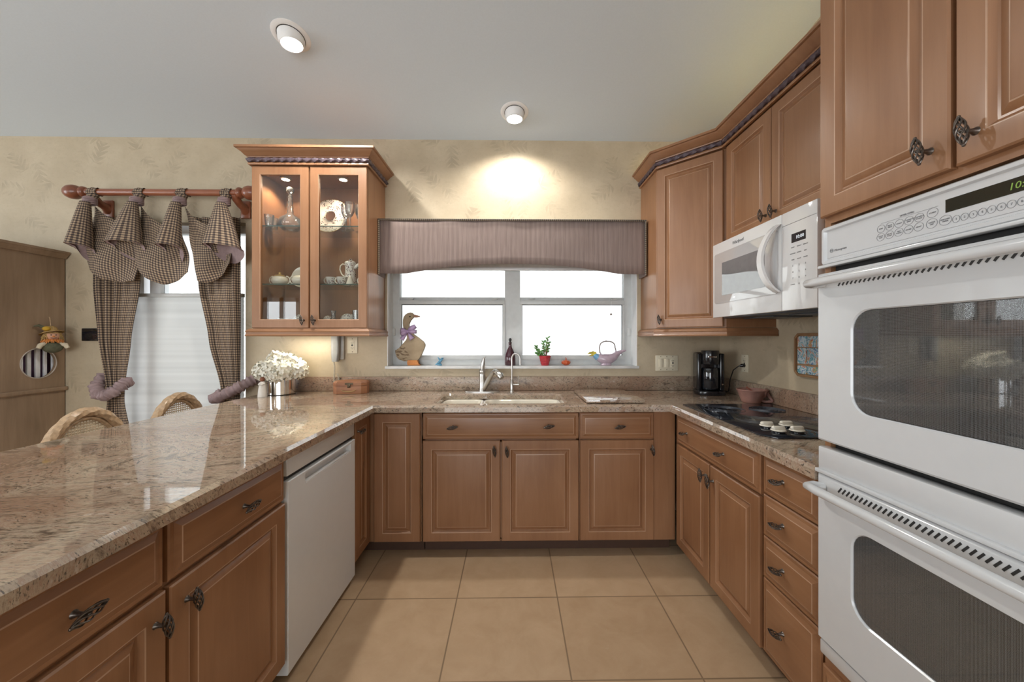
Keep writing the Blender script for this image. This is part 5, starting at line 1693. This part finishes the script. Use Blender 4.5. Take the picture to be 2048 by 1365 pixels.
# ================================================================ rattan chairs
def chair(y0, label):
    c_ = thing('rattan_chair', label, 'chair', (-2.2, y0, 0), 0, 'rattan chairs behind the peninsula')
    arch = []
    for i in range(33):
        a = -PI * 0.5 + PI * i / 32
        arch.append((0.0, 0.228 * math.sin(a), 0.52 + 0.412 * math.cos(a)))
    arch = [(0.0, -0.205, 0.42)] + arch + [(0.0, 0.205, 0.42)]
    fine_ = []
    for q in range(len(arch) - 1):
        a_, b_ = Vector(arch[q]), Vector(arch[q + 1])
        k_ = max(1, int((b_ - a_).length / 0.007))
        fine_ += [a_.lerp(b_, t_ / k_) for t_ in range(k_)]
    arch = fine_ + [Vector(arch[-1])]
    nA = len(arch)
    rs = [0.017 + 0.006 * math.sin(PI * q / (nA - 1)) for q in range(nA)]
    MB().tube(arch, rs, 18, fn=lambda a, L: 1 + 0.12 * math.sin(6 * a + L * 70)).build('back_frame', M['rattan'], c_, smooth=50)
    inner = []
    for i in range(33):
        a = -PI * 0.5 + PI * i / 32
        inner.append((-0.004, 0.198 * math.sin(a), 0.52 + 0.378 * math.cos(a)))
    MB().tube(inner, 0.010, 10).build('inner_hoop', M['rattan'], c_, smooth=60)
    # woven cane: a lattice with an eight-sided hole in each cell
    mb_ = MB()
    s_ = 0.0135
    for i in range(-15, 16):
        for j in range(0, 28):
            cy_, cz_ = i * s_, 0.53 + j * s_
            if (cy_ / 0.196) ** 2 + ((cz_ - 0.52) / 0.374) ** 2 > 1:
                continue
            h = s_ / 2
            sq = [(h, 0), (h, h), (0, h), (-h, h), (-h, 0), (-h, -h), (0, -h), (h, -h)]
            ho = [(0.30 * s_ * math.cos(PI / 4 * q), 0.30 * s_ * math.sin(PI / 4 * q)) for q in range(8)]
            mb_.loops([[(-0.004, cy_ + a, cz_ + b_) for a, b_ in sq], [(-0.006, cy_ + a, cz_ + b_) for a, b_ in ho]], True)
    mb_.build('cane_back', M['cane'], c_, smooth=0)
    MB().box(-0.46, 0.015, -0.215, 0.215, 0.415, 0.455, 0.018).build('seat', M['rattan'], c_)
    for lx_ in (-0.43, -0.005):
        for ly_ in (-0.19, 0.19):
            MB().tube([(lx_, ly_, 0.0), (lx_, ly_ * 1.02, 0.22), (lx_, ly_ * 1.02, 0.42)], [0.017, 0.019, 0.020], 12).build('leg', M['rattan'], c_, smooth=60)
    return c_


chair(1.95, 'rattan chair with a cane back nearer the camera, behind the left edge of the peninsula')
chair(2.48, 'rattan chair with a cane back, the farther one, in front of the white window shade')

# ================================================================ armoire
a = thing('oak_armoire', 'tall limed-oak armoire with a round opening in its side at the far left wall', 'armoire', (0, 0, 0))
AX, AY0, AY1 = -3.33, 2.46, 2.812
mb = MB()
mb.box(-4.4, AX, AY0, AY1, 0.0, 0.925)
mb.box(-4.4, -4.38, AY0, AY1, 0.955, 1.90).box(-4.38, AX - 0.02, AY1 - 0.015, AY1, 0.955, 1.90).box(-4.38, AX - 0.02, AY0 + 0.02, AY1, 1.885, 1.90)
mb.build('carcass', M['oak'], a, smooth=0)
# side panel with the round hole
n = 8
hole = [(AX, 2.662 + 0.100 * math.cos(R(225) + 2 * PI * i / (4 * n)), 1.135 + 0.105 * math.sin(R(225) + 2 * PI * i / (4 * n))) for i in range(4 * n)]
sqr = []
cs = [(AY0, 0.955), (AY1, 0.955), (AY1, 1.90), (AY0, 1.90)]
for k in range(4):
    p0, p1 = cs[k], cs[(k + 1) % 4]
    sqr += [(AX, p0[0] + (p1[0] - p0[0]) * i / n, p0[1] + (p1[1] - p0[1]) * i / n) for i in range(n)]
back = lambda L_: [(x - 0.02, y, z) for x, y, z in L_]
mb = MB()
mb.loops([back(hole), back(sqr), sqr, hole, back(hole)], True)
mb.build('side_panel', M['oak'], a, smooth=30)
MB().tube([(AX + 0.001, y, z) for _, y, z in hole], 0.0035, 8, True).build('opening_rim', plain('pale_rim', (0.45, 0.40, 0.35), 0.35), a, smooth=60)
CORN = [(0, 0), (0.014, 0.0), (0.018, 0.010), (0.030, 0.022), (0.034, 0.032), (0.042, 0.034), (0.042, 0.050), (0, 0.050)]
pth = [(-4.4, AY0), (AX, AY0), (AX, AY1)]
pr = [(o_, z + 1.90) for o_, z in CORN]
MB().sweep(pr, pth).box(-4.4, AX, AY0, AY1, 1.9005, 1.949).build('cornice', M['oak'], a, smooth=30)
MB().sweep([(0, 0.925), (0.016, 0.925), (0.022, 0.932), (0.022, 0.948), (0.016, 0.955), (0, 0.955)], pth).box(-4.4, AX, AY0, AY1, 0.9255, 0.9545).build('waist_molding', M['oak'], a, smooth=30)
d_ = MB()
d_.loops([rect(-3.86, AX - 0.003, 0.958, 1.888, d, AY0 + y) for d, y, _ in [(0, 0.018, 0), (0, -0.002, 0), (0.003, -0.004, 0), (0.05, -0.004, 0), (0.055, 0.004, 0), (0.06, 0.004, 0)]], True, True, True)
d_ = d_.build('door', M['oak'], a, smooth=25)
MB().box(AX - 0.012, AX - 0.004, AY0 - 0.010, AY0 - 0.002, 1.80, 1.86, 0.001).box(AX - 0.012, AX - 0.004, AY0 - 0.010, AY0 - 0.002, 1.06, 1.12, 0.001).build('hinge', M['iron'], d_)
d2 = d_.copy(); COL.objects.link(d2); d2.location = (-0.535, 0, 0)
sl = MB().box(-3.44, -3.42, AY0 + 0.03, AY1 - 0.016, 0.956, 1.40)
sl.build('inner_panel', M['purple'], a, smooth=0)
for y, w_ in ((2.585, 0.030), (2.632, 0.022), (2.680, 0.026), (2.722, 0.018), (2.77, 0.02)):
    MB().box(-3.372, -3.358, y - w_ / 2, y + w_ / 2, 0.956, 1.40, 0.002).build('pale_slat', M['stripewhite'], a)

s = thing('scarecrow_ornament', 'straw-hatted scarecrow doll ornament hanging on the side of the armoire above the round opening', 'ornament', (AX + 0.062, 2.688, 1.285), R(-32))
MB().sphere((0, 0, -0.034), 0.040, 0.052, 0.044).build('body', M['burlap'], s, smooth=60)
MB().sphere((0.006, 0.0, 0.044), 0.034, 0.038, 0.034).build('head', M['skin'], s, smooth=60)
fc = MB()
for sy in (-1, 1):
    fc.sphere((0.038, sy * 0.011, 0.050), 0.003, 0.004, 0.004, 8)
fc.tube([(0.036, -0.014, 0.030), (0.040, 0.0, 0.026), (0.036, 0.014, 0.030)], 0.0015, 6)
fc.build('face', M['dark'], s)
MB().sphere((0.041, 0.0, 0.040), 0.006, 0.006, 0.005).build('nose', M['orange'], s)
cl_ = MB()
for i in range(40):
    a_ = 2 * PI * i / 40
    cl_.tube([(0.018 * math.cos(a_), 0.022 * math.sin(a_), 0.018), (0.040 * math.cos(a_), 0.046 * math.sin(a_), 0.010 + 0.004 * math.sin(i * 2.3)), (0.048 * math.cos(a_), 0.054 * math.sin(a_), -0.004 + 0.006 * math.sin(i * 1.7))], [0.004, 0.0045, 0.002], 5)
cl_.build('raffia_collar', M['orange'], s, smooth=60)
ht = MB().lathe([(0.060, -0.010), (0.046, -0.002), (0.034, 0.002), (0.030, 0.026), (0.014, 0.040), (0.0005, 0.042)], n=24, M=Matrix.Translation((-0.008, -0.004, 0.072)) @ Matrix.Rotation(R(-14), 4, 'Y') @ Matrix.Rotation(R(10), 4, 'X'), caps=False).build('hat', M['straw'], s, smooth=60, solid=0.002)
MB().sphere((0.022, -0.030, 0.094), 0.016, 0.020, 0.016).build('flower', plain('yellow_flower', (0.55, 0.33, 0.03), 0.7), ht, smooth=60)
MB().tube([(0.0, -0.03, 0.095), (-0.004, -0.060, 0.116), (0.0, -0.082, 0.110)], [0.012, 0.009, 0.004], 8).build('hat_ribbon', M['burlap'], ht, smooth=60)
for sy in (-1, 1):
    MB().tube([(0.012, sy * 0.034, -0.010), (0.024, sy * 0.056, -0.022), (0.028, sy * 0.066, -0.044)], [0.014, 0.015, 0.012], 10).build('arm', plain('cream_sleeve', (0.62, 0.54, 0.40), 0.9), s, smooth=60)
hr_ = MB()
for i in range(26):
    a_ = -1.5 + 3.0 * i / 25
    hr_.tube([(0.030 * math.cos(a_), 0.036 * math.sin(a_), 0.066), (0.034 * math.cos(a_), 0.046 * math.sin(a_), 0.040), (0.034 * math.cos(a_), 0.052 * math.sin(a_) + 0.004 * math.sin(i * 3), 0.018 + 0.01 * math.cos(i * 2))] if abs(a_) > 0.6 else [(0.034 * math.cos(a_), 0.036 * math.sin(a_), 0.070), (0.038 * math.cos(a_), 0.040 * math.sin(a_), 0.062)], 0.0024, 5)
hr_.build('straw_hair', M['straw'], s, smooth=60)
MB().tube([(-0.012, -0.006, 0.11), (-0.030, -0.008, 0.17), (-0.046, -0.010, 0.178)], 0.002, 6).build('hanging_cord', M['rattan'], s)

# ================================================================ recessed ceiling lights
def can(x, y, label, aim, power):
    z = cz(y)
    sl_ = math.atan(0.172)
    c_ = thing('recessed_light', label, 'ceiling light', (x, y, z), 0, 'recessed eyeball lights in the ceiling')
    T_ = Matrix.Rotation(-sl_, 4, 'X')
    MB().lathe([(0.068, 0.004), (0.068, -0.004), (0.072, -0.006), (0.088, -0.005), (0.096, -0.001), (0.096, 0.004)], n=40, M=T_, caps=False).build('trim_ring', M['trimwhite'], c_)
    d0 = (Vector(aim) - Vector((x, y, z))).normalized()
    q_ = d0.to_track_quat('-Z', 'Y').to_matrix().to_4x4()
    E_ = T_ @ Matrix.Translation((0, 0, 0.0)) @ q_
    eb = MB().lathe([(0.066, 0.02), (0.066, 0.0), (0.065, -0.022), (0.061, -0.042), (0.056, -0.050), (0.053, -0.050), (0.052, -0.046), (0.0005, -0.0455)], n=36, M=q_).build('eyeball', M['trimwhite'], c_)
    MB().lathe([(0.0005, -0.0465), (0.0515, -0.0465)], n=36, M=q_).build('lens', M['lamp'], eb)
    MB().lathe([(0.0672, -0.0035), (0.0690, -0.0065), (0.0672, -0.0070), (0.0660, -0.0065)], n=40, M=T_, caps=False).build('gap_ring', M['dark'], c_)
    lo = light('recessed_lamp', 'SPOT', Vector((x, y, z)) + d0 * 0.062, d0.to_track_quat('-Z', 'Y').to_euler(), power, (1, 0.96, 0.90), spot_size=R(150), spot_blend=0.6, shadow_soft_size=0.045)


can(-1.20, 2.03, 'recessed eyeball ceiling light on the left, above the peninsula', (-1.02, 2.0, 0.9), 90)
can(0.014, 2.545, 'recessed eyeball ceiling light above the sink window', (0.02, 2.56, 0.9), 52)

# ================================================================ things in the glass cabinet
SH1, SH2, SH0 = 2.0715, 1.6795, 1.3965
cx0 = lambda px, y: (px - 1025) / 742.0 * y + 0.0157 * y * 0   # noqa


def item(name, label, cat, x, y, z, parts, group=None):
    t_ = thing(name, label, cat, (x, y, z), 0, group)
    for nm, mb_, mt in parts:
        mb_.build(nm, mt, t_, smooth=50)
    return t_


item('crystal_decanter', 'cut-crystal decanter with a ball stopper on the top shelf of the glass cabinet', 'decanter', -1.575, 2.655, SH1, [
    ('bottle', MB().lathe([(0.0, 0.001), (0.045, 0.0), (0.070, 0.022), (0.080, 0.05), (0.072, 0.082), (0.040, 0.105), (0.020, 0.125), (0.022, 0.14), (0.017, 0.15), (0.021, 0.165), (0.015, 0.18), (0.018, 0.20), (0.013, 0.215), (0.016, 0.24), (0.012, 0.25)], n=18), M['crystal']),
    ('stopper', MB().cyl((0, 0, 0.24), (0, 0, 0.265), 0.010, 12).sphere((0, 0, 0.288), 0.027), M['crystal'])])
for x, y, lb in ((-1.690, 2.62, 'cut-crystal tumbler nearest the left side of the top cabinet shelf'), (-1.655, 2.55, 'cut-crystal tumbler beside the decanter on the top cabinet shelf')):
    item('crystal_tumbler', lb, 'tumbler', x if x > -1.67 else -1.668, y, SH1, [('glass', MB().lathe([(0.0, 0.001), (0.022, 0.0), (0.026, 0.03), (0.031, 0.078), (0.029, 0.078), (0.024, 0.03), (0.0, 0.012)], n=14), M['crystal'])], 'crystal tumblers in the glass cabinet')
pl = thing('serving_plate', 'large floral serving plate leaning on the top shelf behind the right glass door', 'plate', (-1.325, 2.70, SH1 + 0.002), 0)
Tp = Matrix.Rotation(R(78), 4, 'X') @ Matrix.Translation((0, 0.130, 0))
MB().lathe([(0.128, 0.010), (0.131, 0.012), (0.128, 0.014), (0.085, 0.004), (0.045, 0.003), (0.038, 0.010), (0.036, 0.004), (0.045, -0.002), (0.085, 0.0), (0.128, 0.010)], n=48, M=Tp, caps=False).build('plate_body', M['floral'], pl, smooth=50)
MB().tube([Tp @ Vector((0.130 * math.cos(a * PI / 24), 0.130 * math.sin(a * PI / 24), 0.0125)) for a in range(48)], 0.0016, 6, True).build('gilt_rim', M['gold'], pl)
for x, y, lb in ((-1.185, 2.66, 'stemmed crystal goblet nearest the serving plate on the top shelf'), (-1.140, 2.62, 'stemmed crystal goblet in the middle of the three on the top shelf'), (-1.095, 2.68, 'stemmed crystal goblet at the right end of the top shelf')):
    item('crystal_goblet', lb, 'goblet', x, y, SH1, [('goblet', MB().lathe([(0.0, 0.001), (0.030, 0.0), (0.028, 0.003), (0.005, 0.010), (0.004, 0.04), (0.007, 0.06), (0.005, 0.085), (0.018, 0.10), (0.030, 0.13), (0.032, 0.19), (0.030, 0.19), (0.027, 0.13), (0.0, 0.104)], n=18), M['crystal'])], 'crystal goblets in the glass cabinet')


def handle(x, z, r, s_=1, h=0.0):
    return MB().tube([(x + s_ * r * 1.1 * math.sin(PI * i / 12), 0, z + r * 1.25 * math.cos(PI * i / 12)) for i in range(13)], 0.0042, 8)


SUG = [(0.0, 0.001), (0.030, 0.0), (0.046, 0.012), (0.054, 0.030), (0.048, 0.052), (0.036, 0.060), (0.033, 0.060)]
item('sugar_bowl', 'ivory porcelain sugar bowl with a lid on the middle shelf behind the left glass door', 'sugar bowl', -1.615, 2.60, SH2, [
    ('bowl', MB().lathe(SUG, n=28), M['porcelain']), ('handle', handle(-0.046, 0.034, 0.022, -1), M['porcelain']), ('handle', handle(0.046, 0.034, 0.022, 1), M['porcelain']),
    ('lid', MB().lathe([(0.037, 0.060), (0.028, 0.070), (0.010, 0.074), (0.007, 0.082), (0.010, 0.088), (0.0005, 0.092)], n=24), M['gold'])])
item('cream_jug', 'ivory porcelain cream jug beside the lidded sugar bowl on the middle shelf', 'jug', -1.462, 2.58, SH2, [
    ('jug', MB().lathe(SUG, n=28), M['porcelain']), ('handle', handle(-0.046, 0.034, 0.022, -1), M['porcelain'])])
dp = thing('leaning_plate', 'pale plate leaning against the back of the middle shelf behind the cream jug', 'plate', (-1.545, 2.75, SH2 + 0.002))
MB().lathe([(0.0, 0.004), (0.050, 0.003), (0.080, 0.012), (0.083, 0.014), (0.080, 0.010), (0.050, -0.001), (0.0, 0.0)], n=36, M=Matrix.Rotation(R(76), 4, 'X') @ Matrix.Translation((0, 0.083, 0))).build('plate_body', M['porcelain'], dp, smooth=50)
item('chocolate_pot', 'tall floral porcelain chocolate pot with a white handle on the middle shelf', 'pot', -1.150, 2.655, SH2, [
    ('pot', MB().lathe([(0.0, 0.001), (0.046, 0.0), (0.048, 0.006), (0.042, 0.03), (0.037, 0.09), (0.036, 0.14), (0.040, 0.165)], n=28), M['floral']),
    ('lid', MB().lathe([(0.041, 0.165), (0.036, 0.174), (0.016, 0.184), (0.008, 0.186), (0.010, 0.194), (0.0005, 0.200)], n=24), M['floral']),
    ('spout', MB().tube([(0.030, 0, 0.130), (0.050, 0, 0.150), (0.072, 0, 0.170)], [0.016, 0.013, 0.006], 12), M['floral']),
    ('handle', MB().tube([(-0.036, 0, 0.155), (-0.055, 0, 0.160), (-0.072, 0, 0.145), (-0.075, 0, 0.12), (-0.064, 0, 0.09), (-0.050, 0, 0.075), (-0.040, 0, 0.07)], 0.005, 8), M['porcelain'])])
CUP = [(0.0, 0.001), (0.018, 0.0), (0.024, 0.008), (0.032, 0.034), (0.036, 0.052), (0.034, 0.052), (0.028, 0.03), (0.0, 0.010)]
for x, y, lb in ((-1.252, 2.58, 'floral teacup at the left of the middle shelf behind the right door'), (-1.175, 2.575, 'floral teacup in front of the chocolate pot'), (-1.025, 2.58, 'floral teacup at the right end of the middle shelf')):
    item('teacup', lb, 'teacup', x, y, SH2, [('cup', MB().lathe(CUP, n=24), M['floral']), ('handle', handle(-0.028, 0.030, 0.016, -1), M['porcelain'])], 'floral teacups in the glass cabinet')
item('cream_shaker', 'small cream cone-shaped shaker beside the chocolate pot on the middle shelf', 'shaker', -1.110, 2.555, SH2, [('shaker', MB().lathe([(0.0, 0.001), (0.026, 0.0), (0.026, 0.006), (0.012, 0.045), (0.010, 0.056), (0.0005, 0.062)], n=20), M['porcelain'])])
item('floral_saucer_cup', 'floral cup on the bottom of the cabinet behind the left glass door', 'cup', -1.585, 2.58, SH0, [('cup', MB().lathe(CUP, n=24), M['floral']), ('handle', handle(0.028, 0.030, 0.016, 1), M['porcelain'])])
item('floral_tureen', 'domed floral tureen on the cabinet bottom behind the left glass door', 'tureen', -1.478, 2.64, SH0, [
    ('bowl', MB().lathe([(0.0, 0.001), (0.045, 0.0), (0.062, 0.016), (0.066, 0.036), (0.064, 0.042)], n=28), M['floral']), ('lid', MB().lathe([(0.067, 0.042), (0.058, 0.062), (0.030, 0.082), (0.010, 0.088), (0.012, 0.098), (0.0005, 0.102)], n=28), M['floral'])])
item('floral_jar', 'narrow floral jar on the cabinet bottom beside the right door stile', 'jar', -1.292, 2.62, SH0, [('jar', MB().lathe([(0.0, 0.001), (0.024, 0.0), (0.033, 0.03), (0.030, 0.055), (0.018, 0.07), (0.0005, 0.074)], n=22), M['floral'])])
item('crystal_vase', 'slim fluted crystal vase on the cabinet bottom', 'vase', -1.235, 2.58, SH0, [('vase', MB().lathe([(0.0, 0.001), (0.032, 0.0), (0.028, 0.03), (0.014, 0.065), (0.013, 0.085), (0.019, 0.105), (0.017, 0.105), (0.010, 0.07), (0.0, 0.02)], n=16), M['crystal'])])
item('round_floral_jar', 'round floral ginger jar on the cabinet bottom behind the right door', 'jar', -1.160, 2.64, SH0, [('jar', MB().lathe([(0.0, 0.001), (0.036, 0.0), (0.052, 0.03), (0.050, 0.062), (0.034, 0.082), (0.022, 0.086), (0.0005, 0.090)], n=26), M['floral'])])
for x, y, lb in ((-1.085, 2.60, 'clear highball glass beside the ginger jar on the cabinet bottom'), (-1.030, 2.66, 'clear highball glass at the right end of the cabinet bottom')):
    item('highball_glass', lb, 'glass', x, y, SH0, [('glass', MB().lathe([(0.0, 0.001), (0.024, 0.0), (0.028, 0.11), (0.026, 0.11), (0.022, 0.01), (0.0, 0.006)], n=18), M['crystal'])], 'highball glasses in the cabinet')
